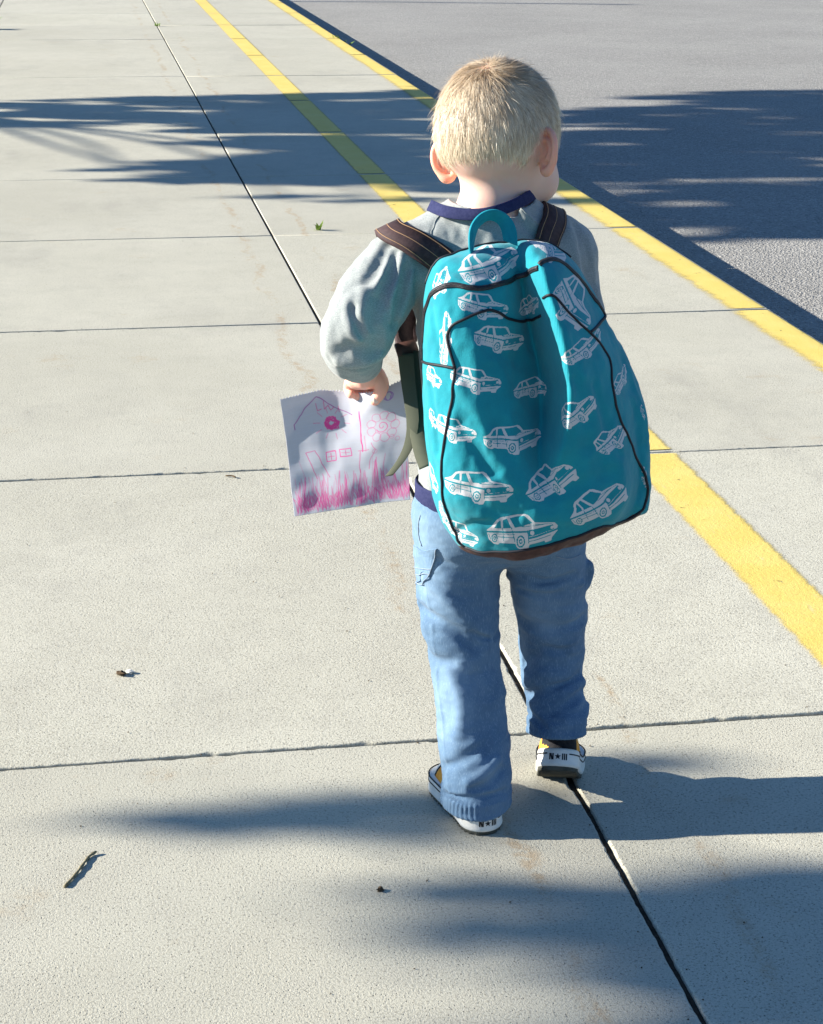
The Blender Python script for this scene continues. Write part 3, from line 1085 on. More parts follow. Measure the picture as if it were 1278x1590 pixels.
for k in range(4):
    b = _hr + np.array([(k - 1.5) * .0125, 0, 0])
    FING_R.append([(*b, .0068), (*(b + (0, .020, -.010)), .0062), (*(b + (0, .016, -.030)), .0056)])
FING_R.append([(*(_hr + (-.016, -.012, -.002)), .009), (*(_hr + (-.026, .004, -.010)), .008), (*(_hr + (-.020, .016, -.022)), .0065)])
SHOE_L = (np.array([.4440, 1.9450, .0045]), rotz(math.radians(9)))
SHOE_R = (np.array((0.5460, 2.0140, 0.0518)), rotz(math.radians(-16)) @ rotx(math.radians(-33)))

def inset(pts, d):
    q = np.array(pts, float)
    q[:, 3] -= d
    return q

def f_hands(p):
    d = chain(p, HAND_L[0])
    for c in HAND_L[1:]:
        d = smin(d, chain(p, c), .010)
    for c in FING_L:
        d = smin(d, chain(p, cmr(c, 3)), .0032)
    e = chain(p, HAND_R[0])
    for c in HAND_R[1:]:
        e = smin(e, chain(p, c), .010)
    for c in FING_R:
        e = smin(e, chain(p, cmr(c, 3)), .0032)
    return np.minimum(d, e)

_AL, _AR = inset(_SL, .019), inset(_SR, .017)
_AL[:, 3] = np.maximum(_AL[:, 3], .0145)
_AR[:, 3] = np.maximum(_AR[:, 3], .0145)
_BL, _BR = inset(_LL, .012), inset(_LR, .012)
_BL[-5:, 3], _BR[-5:, 3] = .016, .012
_BR[-5:, 1] += np.linspace(0, .032, 5)
_BR[-5:, 2] += np.linspace(0, .012, 5)
_FT = []
for O, R in (SHOE_L, SHOE_R):
    _FT.append([(*(O + R @ np.array(q)), r) for q, r in (((0, .038, .045), .012), ((0, .06, .028), .018), ((0, .085, .020), .016))])

def f_body(p):
    d = f_head(head_local(p)) * HEAD_S
    d = smin(d, chain(p, NECK), .016)
    d = smin(d, f_torso(p, .022), .02)
    d = smin(d, f_traps(p, .016), .02)
    d = smin(d, chain(p, _AL), .012)
    d = smin(d, chain(p, _AR), .012)
    d = smin(d, ell(p, (0.4741, 2.0620, 0.3784), (.085, .070, .058)), .02)
    d = smin(d, chain(p, _BL), .015)
    d = smin(d, chain(p, _BR), .015)
    for c in _FT:
        d = smin(d, chain(p, c), .012)
    return smin(d, f_hands(p), .005)

V, Q = sdf_mesh(f_body, (.20, 1.86, -.01), (.68, 2.34, .94), .0026)
ql = head_local(V)
tone = np.tile(np.array([.69, .455, .365]), (len(V), 1))
cheek = np.exp(-(((np.abs(ql[:, 0]) - .036) / .016) ** 2 + ((ql[:, 1] - .06) / .03) ** 2 + ((ql[:, 2] + .048) / .016) ** 2))
tone = tone * (1 - .3 * cheek[:, None]) + np.array([.78, .36, .30]) * .3 * cheek[:, None]
lips = np.exp(-((ql[:, 0] / .015) ** 4 + ((ql[:, 1] - .078) / .014) ** 2 + ((ql[:, 2] + .0565) / .0075) ** 2))
tone = tone * (1 - .7 * lips[:, None]) + np.array([.62, .24, .22]) * .7 * lips[:, None]
isear = (f_ear(ql, 1) < .002) | (f_ear(ql, -1) < .002)
tone[isear] = (.78, .38, .27)
hd = f_hands(V) < .002
tone[hd] = (.80, .42, .32)

def hair_line(q):
    """> 0 where hair grows on the head (head coordinates)."""
    zl = np.interp(q[:, 1], [-.095, -.06, -.03, -.012, .012, .028, .045, .058, .08], [-.044, -.046, -.046, -.026, -.018, -.010, .012, .030, .042])
    zl = zl + .004 * vnoise(q * 160)
    m = q[:, 2] - zl
    ear = (np.abs(q[:, 0]) > .054) & (q[:, 1] > -.036) & (q[:, 1] < .018) & (q[:, 2] < .001)
    return np.where(ear, -.01, m)

onhead = (np.abs(f_head(ql)) < .004)
hm = sstep(-.002, .008, hair_line(ql)) * onhead * ~isear
tone = tone * (1 - .85 * hm[:, None]) + np.array([.52, .36, .21]) * .85 * hm[:, None]
body = mesh_obj('person', V, Q, MT['skin'], attrs={'tone': ('FLOAT_COLOR', tone)})
tag(body, 'small blond child seen from behind walking away, head bowed, in grey shirt and jeans', 'person')

for s in (-1, 1):      # eyes
    c = head_world(np.array([[s * .0255, .0655, -.0135]]))[0]
    bm = bmesh.new()
    bmesh.ops.create_uvsphere(bm, u_segments=20, v_segments=12, radius=.0098)
    me = bpy.data.meshes.new('eye')
    bm.to_mesh(me)
    bm.free()
    me.materials.append(MT['eye'])
    e = bpy.data.objects.new('eye', me)
    COL.objects.link(e)
    e.location = c
    e.parent = body
    bm = bmesh.new()
    bmesh.ops.create_cone(bm, cap_ends=True, segments=18, radius1=.0044, radius2=.0040, depth=.0012)
    me = bpy.data.meshes.new('iris')
    bm.to_mesh(me)
    bm.free()
    me.materials.append(MT['iris'])
    ir = bpy.data.objects.new('iris', me)
    COL.objects.link(ir)
    ir.parent = e
    d = HEAD_R @ np.array([0, .97, -.25])
    ir.location = tuple(d * .0094)
    ir.rotation_euler = Vector(tuple(d)).to_track_quat('Z', 'Y').to_euler()

# thumb nail
tn = np.array(FING_L[4][3][:3]) * .75 + np.array(FING_L[4][2][:3]) * .25
bm = bmesh.new()
bmesh.ops.create_uvsphere(bm, u_segments=12, v_segments=8, radius=1)
bmesh.ops.scale(bm, vec=(.0042, .0016, .0052), verts=bm.verts)
me = bpy.data.meshes.new('thumb_nail')
bm.to_mesh(me)
bm.free()
me.materials.append(MT['nail'])
o = bpy.data.objects.new('thumb_nail', me)
COL.objects.link(o)
o.location = tuple(tn + (-.001, -.0062, .001))
o.parent = body
for p_ in me.polygons:
    p_.use_smooth = True

# ---- hair: some thousands of short strands that follow the skull away from the crown
def f_scalp(q):
    d = ell(q, (0, -.010, .010), (.0655, .0800, .0700))
    d = smin(d, ell(q, (0, -.035, -.015), (.055, .045, .045)), .03)
    return smin(d, ell(q, (0, .026, -.042), (.047, .049, .050)), .03)

fq = ql[Q]
fc = fq.mean(1)
ok = (hair_line(fc) > -.002) & (np.abs(f_scalp(fc)) < .004)
fq = fq[ok]
NH = 56000
pick = RNG.integers(0, len(fq), NH)
w = RNG.random((NH, 2))
root = (fq[pick, 0] * (1 - w[:, :1]) + fq[pick, 1] * w[:, :1]) * (1 - w[:, 1:]) + (fq[pick, 3] * (1 - w[:, :1]) + fq[pick, 2] * w[:, :1]) * w[:, 1:]
root = root[RNG.random(NH) < sstep(-.002, .014, hair_line(root))]
NH = len(root)
whorl = np.array([.010, -.060, .058])
nrm = grad(f_scalp, root)
nrm /= np.linalg.norm(nrm, axis=1)[:, None]
fl = root - whorl
rr = np.linalg.norm(fl, axis=1)
fl = fl / (rr[:, None] + .004)
sw = np.cross(nrm, fl) * np.exp(-rr / .03)[:, None] * .9
fl = fl + sw + np.array([0, 0, -.55]) * sstep(.045, -.02, root[:, 2])[:, None]
cl = np.stack([vnoise(root * 85 + k * 31) for k in range(3)], 1) * .34 + np.stack([vnoise(root * 240 + k * 57) for k in range(3)], 1) * .18 + RNG.normal(size=(NH, 3)) * .12
fl = fl + cl
lift = np.clip(.10 + .20 * RNG.random(NH) + .25 * np.exp(-rr / .022), 0, 1)
stray = RNG.random(NH) < .05
lift[stray] += RNG.random(stray.sum()) * .8
length = np.interp(root[:, 2], [-.05, -.02, .03, .08], [.011, .018, .021, .021]) * RNG.uniform(.45, 1.2, NH)
NS = 5
pts = [root - nrm * .0008]
p = root.copy()
off = 0.0
for k in range(NS):
    g = grad(f_scalp, p)
    g /= np.linalg.norm(g, axis=1)[:, None]
    t = fl - (fl * g).sum(1)[:, None] * g
    t /= np.linalg.norm(t, axis=1)[:, None] + 1e-9
    lf = lift * (1.0 - .16 * k)
    p = p + (t + g * lf[:, None]) / np.sqrt(1 + lf ** 2)[:, None] * (length / NS)[:, None]
    pts.append(p.copy())
P = np.stack([head_world(x) for x in pts], 1)
side = np.cross(P[:, -1] - P[:, 0], (HEAD_R @ nrm.T).T) + RNG.normal(size=(NH, 3)) * .006
side /= np.linalg.norm(side, axis=1)[:, None]
wd = np.array([.15, .17, .16, .14, .10, .04]) * .001
A, Bv = P - side[:, None] * wd[None, :, None], P + side[:, None] * wd[None, :, None]
V = np.stack([A, Bv], 2).reshape(-1, 3)
base = (np.arange(NH) * (NS + 1) * 2)[:, None]
k = np.arange(NS)[None] * 2
F = np.stack([base + k, base + k + 1, base + k + 3, base + k + 2], -1).reshape(-1, 4)
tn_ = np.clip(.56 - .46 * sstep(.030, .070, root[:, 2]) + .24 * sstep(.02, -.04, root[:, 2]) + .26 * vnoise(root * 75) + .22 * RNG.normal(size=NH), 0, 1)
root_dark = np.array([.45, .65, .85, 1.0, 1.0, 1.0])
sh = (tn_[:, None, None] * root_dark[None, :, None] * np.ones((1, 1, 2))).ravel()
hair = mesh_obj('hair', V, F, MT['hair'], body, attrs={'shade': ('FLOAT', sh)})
hair['label'] = 'short tousled sandy blond hair'
hair['kind'] = 'stuff'

# ---- shirt
SHIRT_CR = [
    ([(0.3348, 2.0363, 0.7103), (0.3196, 2.0180, 0.6910), (0.3032, 2.0053, 0.6737)], .0075, 0.0087),
    ([(0.3316, 2.0299, 0.7043), (0.3228, 2.0105, 0.6837), (0.3134, 1.9960, 0.6638)], .0060, -0.0051),
    ([(0.3389, 2.0209, 0.6972), (0.3279, 2.0061, 0.6772), (0.3158, 1.9932, 0.6585)], .0070, 0.0072),
    ([(0.3434, 2.0213, 0.6984), (0.3399, 2.0079, 0.6751), (0.3301, 1.9964, 0.6552), (0.3303, 1.9922, 0.6306)], .0045, -0.0072),
    ([(0.3487, 2.0134, 0.6824), (0.3424, 2.0052, 0.6639), (0.3345, 1.9958, 0.6414), (0.3329, 1.9945, 0.6285)], .0065, 0.0116),
    ([(0.3555, 2.0141, 0.6785), (0.3505, 2.0093, 0.6555), (0.3406, 2.0016, 0.6325)], .0050, -0.0058),
    ([(0.2849, 1.9889, 0.6458), (0.2868, 1.9816, 0.6329), (0.2962, 1.9769, 0.6163), (0.3128, 1.9818, 0.6080)], .0060, 0.0065),
    ([(0.2803, 1.9965, 0.6515), (0.2792, 1.9840, 0.6326), (0.2891, 1.9776, 0.6120)], .0060, -0.0036),
    ([(0.2734, 1.9843, 0.5998), (0.2850, 1.9792, 0.6037), (0.3110, 1.9841, 0.5986)], .0085, 0.0087),
    ([(0.2699, 1.9957, 0.5845), (0.2803, 1.9919, 0.5815), (0.3022, 1.9880, 0.5846), (0.3157, 1.9903, 0.5917)], .0050, -0.0065),
    ([(0.2755, 1.9993, 0.5760), (0.2861, 1.9968, 0.5740), (0.3050, 1.9964, 0.5772)], .0035, 0.0046),
    ([(0.3029, 2.0031, 0.6712), (0.2938, 1.9904, 0.6525), (0.2840, 1.9823, 0.6328)], .0080, -0.0036),
    ([(0.3154, 1.9901, 0.6519), (0.3068, 1.9810, 0.6325), (0.3126, 1.9809, 0.6177)], .0080, 0.0051),
    ([(0.3653, 2.0208, 0.6951), (0.3617, 2.0155, 0.6671), (0.3656, 2.0681, 0.6104)], .0070, 0.0051),
    ([(0.3696, 2.0683, 0.5949), (0.3728, 2.0706, 0.5479), (0.3734, 2.0540, 0.5056)], .0060, 0.0058),
    ([(0.3946, 2.0477, 0.7390), (0.3836, 2.0392, 0.7276), (0.3781, 2.0279, 0.7095)], .0022, 0.0023),
    ([(0.4739, 2.0237, 0.7430), (0.4843, 2.0189, 0.7291), (0.5003, 2.0214, 0.7152)], .0050, 0.0051),
    ([(0.4822, 2.0278, 0.7458), (0.4956, 2.0258, 0.7313)], .0050, -0.0036),
    ([(0.4031, 2.0378, 0.7362), (0.4101, 2.0276, 0.7277), (0.4161, 2.0193, 0.7146)], .0060, 0.0029),
    ([(0.5529, 2.0520, 0.7217), (0.5573, 2.0355, 0.6950), (0.5662, 2.0346, 0.6576)], .0060, 0.0051),
    ([(0.5425, 2.0404, 0.7167), (0.5473, 2.0311, 0.6887), (0.5574, 2.0292, 0.6514)], .0055, -0.0043),
    ([(0.5612, 2.0437, 0.7082), (0.5690, 2.0386, 0.6717), (0.5753, 2.0336, 0.6364)], .0050, 0.0043),
]
_cuffL = np.array(SLEEVE_L[-1][:3])
_cdirL = _cuffL - np.array(SLEEVE_L[-2][:3])
_cdirL /= np.linalg.norm(_cdirL)
_cuffR = np.array(SLEEVE_R[-1][:3])
_cdirR = _cuffR - np.array(SLEEVE_R[-2][:3])
_cdirR /= np.linalg.norm(_cdirR)
_SLin, _SRin = inset(_SL[-8:], .0045), inset(_SR[-8:], .0045)

def f_shirt(p):
    d = f_shirt0(p)
    near = np.abs(d) < .03
    q = p[near]
    d[near] += creases(q, SHIRT_CR) + .0018 * fbm(q, (34, 34, 20), 3) + .0006 * fbm(q + 3, 90, 2)
    # open cuffs
    for C, D, I in ((_cuffL, _cdirL, _SLin), (_cuffR, _cdirR, _SRin)):
        t = (p - C) @ D
        m = (((p - C) ** 2).sum(1) < .06 ** 2)
        if m.any():
            tm = t[m] - .003
            d[m] = smax(d[m] - .0010 * np.exp(-((tm + .010) / .006) ** 2), tm, .003)
            d[m] = smax(d[m], np.where(tm > -.022, -chain(p[m], I), -1), .002)
    # neck hole
    d = smax(d, -chain(p, [(*(0.4578, 2.0700, 0.7242), .0445), (*(0.4572, 2.0720, 0.7645), .050)]), .003)
    return d

V, Q = sdf_mesh(f_shirt, (.22, 1.93, .36), (.66, 2.24, .78), .0024)
shirt = mesh_obj('shirt', V, Q, MT['shirt'], body)
shirt['label'] = 'grey marl long-sleeved shirt with navy collar'

# collar: a ribbed navy band round the neck
_c = [np.array(q) for q in ((0.3857, 2.0720, 0.7445), (0.3961, 2.0400, 0.7432), (0.4161, 2.0220, 0.7423), (0.4364, 2.0140, 0.7440), (0.4613, 2.0180, 0.7493), (0.4844, 2.0320, 0.7552), (0.5051, 2.0660, 0.7550))]
_fr = [np.array((.505, 2.108, .722)), np.array((.462, 2.128, .708)), np.array((.412, 2.112, .716))]
ring = cmr(_c + _fr + [_c[0]], 6)
cen = np.array([.458, 2.070, .735])
side = np.stack([(cen - ring)[:, 0] * 5.5, (cen - ring)[:, 1] * 5.5, np.full(len(ring), .85)], 1)
V, F = ribbon(ring, side, .0135, .0035)
collar = mesh_obj('collar', V, F, MT['navy'], shirt)
# raglan seams as fine raised stitching
for ln in ([(0.3948, 2.0486, 0.7396), (0.3872, 2.0431, 0.7327), (0.3817, 2.0363, 0.7238), (0.3781, 2.0279, 0.7095)], [(0.4794, 2.0288, 0.7478), (0.4909, 2.0257, 0.7365), (0.5037, 2.0279, 0.7257)]):
    pts = cmr(ln, 6)
    for _ in range(3):
        pts = project(f_shirt, pts, .01, .0002)
    V, F = tube(pts, .0007, 5)
    mesh_obj('seam', V, F, MT['shirt'], shirt)

# ---- jeans
JEANS_CR = [
    ([(0.3799, 2.0322, 0.2911), (0.3870, 2.0247, 0.2395), (0.3917, 2.0199, 0.1821), (0.3974, 1.9934, 0.1083), (0.3998, 1.9678, 0.0473)], .0026, -.0014),
    ([(0.4974, 2.0652, 0.2588), (0.5088, 2.0774, 0.1927), (0.5125, 2.0661, 0.1448), (0.5167, 2.0484, 0.0907)], .0026, -.0014),
    ([(0.3783, 2.0333, 0.3032), (0.4057, 2.0108, 0.2815), (0.4558, 2.0120, 0.2322)], 0.0063, -0.0088),
    ([(0.3760, 2.0523, 0.2584), (0.3988, 2.0131, 0.2520), (0.4365, 2.0020, 0.2250)], 0.0074, 0.0096),
    ([(0.3750, 2.0526, 0.2117), (0.3862, 2.0342, 0.2001), (0.4059, 2.0048, 0.2048)], 0.0067, 0.0072),
    ([(0.4776, 2.0385, 0.2325), (0.4587, 2.0141, 0.2311), (0.4326, 2.0039, 0.2412)], 0.0044, 0.0088),
    ([(0.4058, 2.0037, 0.1968), (0.4154, 1.9890, 0.1604), (0.4117, 1.9790, 0.1228)], 0.0089, -0.0048),
    ([(0.4356, 1.9942, 0.1906), (0.4413, 1.9789, 0.1463), (0.4452, 1.9629, 0.1024)], 0.0067, 0.0056),
    ([(0.4567, 1.9636, 0.0926), (0.4392, 1.9548, 0.0811), (0.4205, 1.9548, 0.0705)], 0.0052, -0.0080),
    ([(0.4634, 1.9636, 0.0791), (0.4469, 1.9519, 0.0682), (0.4254, 1.9506, 0.0619)], 0.0044, 0.0088),
    ([(0.3948, 1.9829, 0.0424), (0.4251, 1.9481, 0.0511), (0.4675, 1.9604, 0.0518)], 0.0037, 0.0072),
    ([(0.3962, 1.9848, 0.0780), (0.4159, 1.9655, 0.0948), (0.4353, 1.9654, 0.1105)], 0.0059, 0.0048),
    ([(0.3907, 2.0179, 0.3330), (0.4200, 2.0077, 0.3189), (0.4592, 2.0090, 0.3244)], 0.0067, 0.0040),
    ([(0.4716, 2.0119, 0.3226), (0.5112, 2.0258, 0.2969), (0.5614, 2.0257, 0.3016)], 0.0044, 0.0096),
    ([(0.4891, 2.0678, 0.2897), (0.5195, 2.0255, 0.2857), (0.5752, 2.0391, 0.2857)], 0.0041, -0.0064),
    ([(0.4979, 2.0484, 0.2772), (0.5276, 2.0250, 0.2771), (0.5513, 2.0243, 0.2836)], 0.0044, 0.0064),
    ([(0.5892, 2.0544, 0.3018), (0.5927, 2.0566, 0.2907), (0.5867, 2.0596, 0.2771)], 0.0067, -0.0096),
    ([(0.5128, 2.0672, 0.1706), (0.5287, 2.0446, 0.1984), (0.5553, 2.0394, 0.1955)], 0.0059, 0.0072),
    ([(0.5041, 2.0626, 0.2338), (0.5319, 2.0355, 0.2303), (0.5797, 2.0480, 0.2351)], 0.0081, 0.0048),
    ([(0.5129, 2.0643, 0.1456), (0.5356, 2.0417, 0.1672), (0.5856, 2.0561, 0.1443)], 0.0067, -0.0056),
    ([(0.5134, 2.0743, 0.1233), (0.5315, 2.0387, 0.1453), (0.5793, 2.0501, 0.1562)], 0.0052, 0.0080),
    ([(0.5834, 2.0465, 0.1356), (0.5579, 2.0270, 0.1287), (0.5340, 2.0283, 0.1166)], 0.0052, 0.0072),
    ([(0.5915, 2.0519, 0.1148), (0.5805, 2.0313, 0.1074), (0.5570, 2.0204, 0.1098)], 0.0055, -0.0064),
    ([(0.5160, 2.0553, 0.1097), (0.5237, 2.0347, 0.1055), (0.5300, 2.0266, 0.1018)], 0.0044, 0.0056),
]
_LLin, _LRin = inset(_LL[-9:], .009), inset(_LR[-9:], .009)
HEM_L = (np.array([.438, 1.945, .0215]), np.array([0, -.12, .993]))
HEM_R = (np.array((0.5428, 2.0100, 0.0886)), np.array([.04, .20, .979]))

def hem_height(p):
    left = p[:, 0] < .492
    return np.where(left, (p - HEM_L[0]) @ HEM_L[1], (p - HEM_R[0]) @ HEM_R[1]), left

def f_jeans(p):
    d = f_jeans0(p)
    near = np.abs(d) < .03
    q = p[near]
    hz, left = hem_height(q)
    legs = sstep(.36, .30, q[:, 2])
    e = creases(q, JEANS_CR)
    e = e + .0026 * legs * fbm(q, (13, 13, 30), 3) + .0014 * np.abs(fbm(q + 7, (26, 26, 60), 3))
    # hem: a stitched band that puckers
    cl, cr = LEG_L[-1], LEG_R[-1]
    ang = np.arctan2(q[:, 1] - np.where(left, cl[1], cr[1]), q[:, 0] - np.where(left, cl[0], cr[0]))
    band = sstep(.026, .018, hz)
    e = e - .0012 * band + .0016 * np.exp(-((hz - .022) / .0026) ** 2) + .0007 * band * np.sin(ang * 46 + 3 * vnoise(q * 60))
    e = e - .0010 * np.exp(-((hz - .002) / .004) ** 2)
    d[near] += e
    hz, left = hem_height(p)
    low = p[:, 2] < .2
    d = np.where(low, smax(d, -hz, .003), d)
    lo = low & (hz < .016)
    if lo.any():
        inn = np.minimum(chain(p[lo], _LLin), chain(p[lo], _LRin))
        d[lo] = smax(d[lo], -inn, .002)
    return d

V, Q = sdf_mesh(f_jeans, (.33, 1.92, -.005), (.66, 2.18, .42), .0022)
fade = np.zeros(len(V))
for c, r in (((0.4055, 2.0010, 0.1811), .035), ((0.4079, 1.9892, 0.1438), .03), ((0.3974, 1.9934, 0.1083), .025), ((0.3851, 2.0256, 0.2810), .03), ((0.3768, 2.0287, 0.3622), .05), ((0.5270, 2.0340, 0.2440), .03), ((0.4459, 1.9566, 0.0840), .015)):
    fade += np.exp(-((V - np.array(c)) ** 2).sum(1) / (2 * (r * .7) ** 2))
fade = np.clip(fade * (.8 + .5 * fbm(V, 40, 3)), 0, 1)
jeans = mesh_obj('jeans', V, Q, MT['denim'], body, attrs={'fade': ('FLOAT', fade)})
jeans['label'] = 'faded blue denim jeans'

def on_surf(f, ln, n=8, off=.0003):
    pts = cmr(ln, n)
    for _ in range(5):
        pts = project(f, pts, .012, off)
    return pts

# seams and stitching
for ln, r, off in (([(0.3693, 2.0658, 0.2888), (0.3757, 2.0399, 0.2950), (0.3820, 2.0278, 0.3084), (0.3867, 2.0213, 0.3319), (0.3881, 2.0175, 0.3470)], .0007, .0022), ([(0.3705, 2.0693, 0.3066), (0.3752, 2.0385, 0.3154), (0.3850, 2.0238, 0.3196)], .0006, .0022), ([(0.3701, 2.0665, 0.2993), (0.3753, 2.0387, 0.3071), (0.3832, 2.0263, 0.3122)], .0006, .0022),
                   ([(0.3718, 2.0373, 0.3837), (0.3713, 2.0410, 0.3581), (0.3744, 2.0358, 0.3452)], .0007, .0004), ([(0.5339, 2.0101, 0.3321), (0.5476, 2.0163, 0.3266), (0.5684, 2.0287, 0.3259)], .0006, .0004)):
    V, F = tube(on_surf(f_jeans, ln, off=off), r, 5)
    mesh_obj('stitching', V, F, MT['denim_thread'], jeans)

# back pocket patch on the left hip
cor = [np.array(q) for q in ((0.3695, 2.0695, 0.3349), (0.3887, 2.0167, 0.3481), (0.3832, 2.0263, 0.3081), (0.3701, 2.0655, 0.2863))]
n = 12
G = []
for a in np.linspace(0, 1, n):
    for b in np.linspace(0, 1, n):
        G.append((cor[0] * (1 - a) + cor[1] * a) * (1 - b) + (cor[3] * (1 - a) + cor[2] * a) * b)
G = np.array(G)
top, bot = G.copy(), G.copy()
for _ in range(5):
    top = project(f_jeans, top, .012, .0016)
    bot = project(f_jeans, bot, .012, -.001)
F = []
for a in range(n - 1):
    for b in range(n - 1):
        k = a * n + b
        F.append((k, k + 1, k + n + 1, k + n))
rim = [b for b in range(n)] + [a * n + n - 1 for a in range(1, n)] + [(n - 1) * n + b for b in range(n - 2, -1, -1)] + [a * n for a in range(n - 2, 0, -1)]
m = n * n
for k in range(len(rim)):
    a, b = rim[k], rim[(k + 1) % len(rim)]
    F.append((b, a, a + m, b + m))
mesh_obj('pocket', np.vstack([top, bot]), F, MT['denim'], jeans, smooth=False, attrs={'fade': ('FLOAT', np.full(2 * m, .45))})

# navy waistband of the undershirt showing at the left hip
pts = []
for a in np.linspace(0, 2 * math.pi, 60):
    pts.append((.47 + .12 * math.cos(a), 2.062 + .10 * math.sin(a), .412))
pts = np.array(pts)
for _ in range(6):
    pts = project(lambda q: np.minimum(f_shirt0(q), f_jeans0(q)), pts, .02, .002)
    pts[:, 2] = .405
V, F = ribbon(pts, (0, 0, 1), .024, .003)
mesh_obj('shirt_hem', V, F, MT['navy'], shirt)

# ---- shoes
def f_outline(p):
    q = p.copy()
    q[:, 2] = 0
    return chain(q, cmr([(.000, .0275, 0, .0265), (.000, .055, 0, .0270), (.001, .085, 0, .0295), (.002, .118, 0, .0315)], 3))

def f_mid(p):
    z = p[:, 2]
    d = smax(f_outline(p) - .0006 * np.exp(-((z - .004) / .003) ** 2), np.abs(z - .0118) - .0118, .004)
    return d

def f_out(p):
    z = p[:, 2]
    g = .0012 * np.sin(p[:, 1] * 900) * (z < -.001)
    return smax(f_outline(p) + .0015, np.abs(z + .001) - .0035, .002) + g * .5

def f_upper(p):
    d = chain(p, cmr([(0, .036, .070, .0195), (0, .034, .053, .0205), (0, .033, .030, .0225), (0, .062, .030, .0260), (0, .090, .022, .0270), (.001, .116, .016, .0270)], 3))
    d = smax(d, .016 - p[:, 2], .003)
    return smax(d, p[:, 2] - .082, .004)

star = [(math.sin(k * math.pi / 5) * (1 if k % 2 == 0 else .42), math.cos(k * math.pi / 5) * (1 if k % 2 == 0 else .42)) for k in range(10)]

def make_shoe(pose, label, sx, bend=0.0):
    O, R = pose
    ys = np.linspace(-.02, .20, 221)
    flexing = bend * np.clip((ys - .080) / .030, 0, 1)          # the sole flexes at the ball of the foot
    cy = -.02 + np.concatenate([[0], np.cumsum(np.cos(flexing[:-1]) * .001)])
    cz = np.concatenate([[0], np.cumsum(np.sin(flexing[:-1]) * .001)])
    def flex(v):
        v = np.array(v, float)
        t = np.interp(v[:, 1], ys, flexing)
        y, z = np.interp(v[:, 1], ys, cy), np.interp(v[:, 1], ys, cz)
        return np.stack([v[:, 0], y - np.sin(t) * v[:, 2], z + np.cos(t) * v[:, 2]], 1)
    t = empty('shoe', (0, 0, 0))
    t.parent = body
    t['label'] = label
    T = lambda v: (flex(v) * np.array([sx, 1, 1])) @ R.T + O
    fl = (lambda F: F[:, ::-1]) if sx < 0 else (lambda F: F)
    V, Q = sdf_mesh(f_mid, (-.045, -.01, -.008), (.045, .165, .040), .0017)
    mesh_obj('midsole', T(V), fl(Q), MT['rubber'], t)
    V, Q = sdf_mesh(f_out, (-.045, -.01, -.012), (.045, .165, .012), .0017, relax=1)
    mesh_obj('outsole', T(V), fl(Q), MT['outsole'], t)
    V, Q = sdf_mesh(f_upper, (-.045, -.01, .005), (.045, .165, .098), .0017)
    c = V[Q].mean(1)
    ang = fbm(c, 60, 2) * .012
    orange = (np.abs(c[:, 0]) > .010) & (c[:, 1] + ang > .026) & (c[:, 1] < .116) & (c[:, 2] + ang < .050)
    cap = c[:, 1] > .122
    for nm, mk, mt in (('upper', ~orange & ~cap, 'shoe_black'), ('side_panel', orange, 'shoe_orange'), ('toe_cap', cap & ~orange, 'rubber')):
        q = Q[mk]
        uq, inv = np.unique(q, return_inverse=True)
        mesh_obj(nm, T(V[uq]), fl(inv.reshape(q.shape)), MT[mt], t)
    # the dark pinstripe round the foxing
    a = []
    for k in range(140):
        th = 2 * math.pi * k / 139
        a.append((.05 * math.sin(th), .073 - .085 * math.cos(th), .0165))
    a = np.array(a)
    for _ in range(8):
        a = project(f_outline, a, .02, .0000)
        a[:, 2] = .0165
    back = (a[:, 1] < .012) & (np.abs(a[:, 0]) < .0125)
    segs = [a[:70][~back[:70]], a[70:][~back[70:]]]
    for s in segs:
        V, F = tube(T(s), .0009, 5)
        mesh_obj('stripe', V, F, MT['stripe'], t)
    e = a[~((a[:, 1] < .030) & (np.abs(a[:, 0]) < .03))]
    V, F = tube(T(np.c_[e[:, :2], np.full(len(e), .0231)]), .0009, 5)
    mesh_obj('edge_binding', V, F, MT['stripe'], t)
    # heel mark: block letters, a star, three bars
    def put(poly):
        v = []
        for u, z in poly:
            th = u / .0265
            v.append((.0269 * math.sin(th), .0275 - .0269 * math.cos(th), z))
        return v
    glyph = []
    z0, z1 = .0085, .0165
    for u in (-.0105, -.0065):
        glyph.append([(u - .0009, z0), (u + .0009, z0), (u + .0009, z1), (u - .0009, z1)])
    glyph.append([(-.0105, z1), (-.0085, z1), (-.0065, z0), (-.0085, z0)])
    glyph.append([(-.0005 + .0042 * x, 0.0125 + .0043 * y) for x, y in star])
    for u in (.0055, .0080, .0105):
        glyph.append([(u - .0008, z0), (u + .0008, z0), (u + .0008, z1), (u - .0008, z1)])
    V, F = [], []
    for g in glyph:
        b = len(V)
        V += put([(x * sx, y) for x, y in g])
        F.append(tuple(range(b, b + len(g))))
    mesh_obj('heel_mark', T(np.array(V)), F, MT['stripe'], t, smooth=False)
    return t

make_shoe(SHOE_L, 'left low canvas sneaker flat on the concrete, white rubber sole', -1)
make_shoe(SHOE_R, 'right low canvas sneaker with heel lifted off the concrete', 1, math.radians(33))

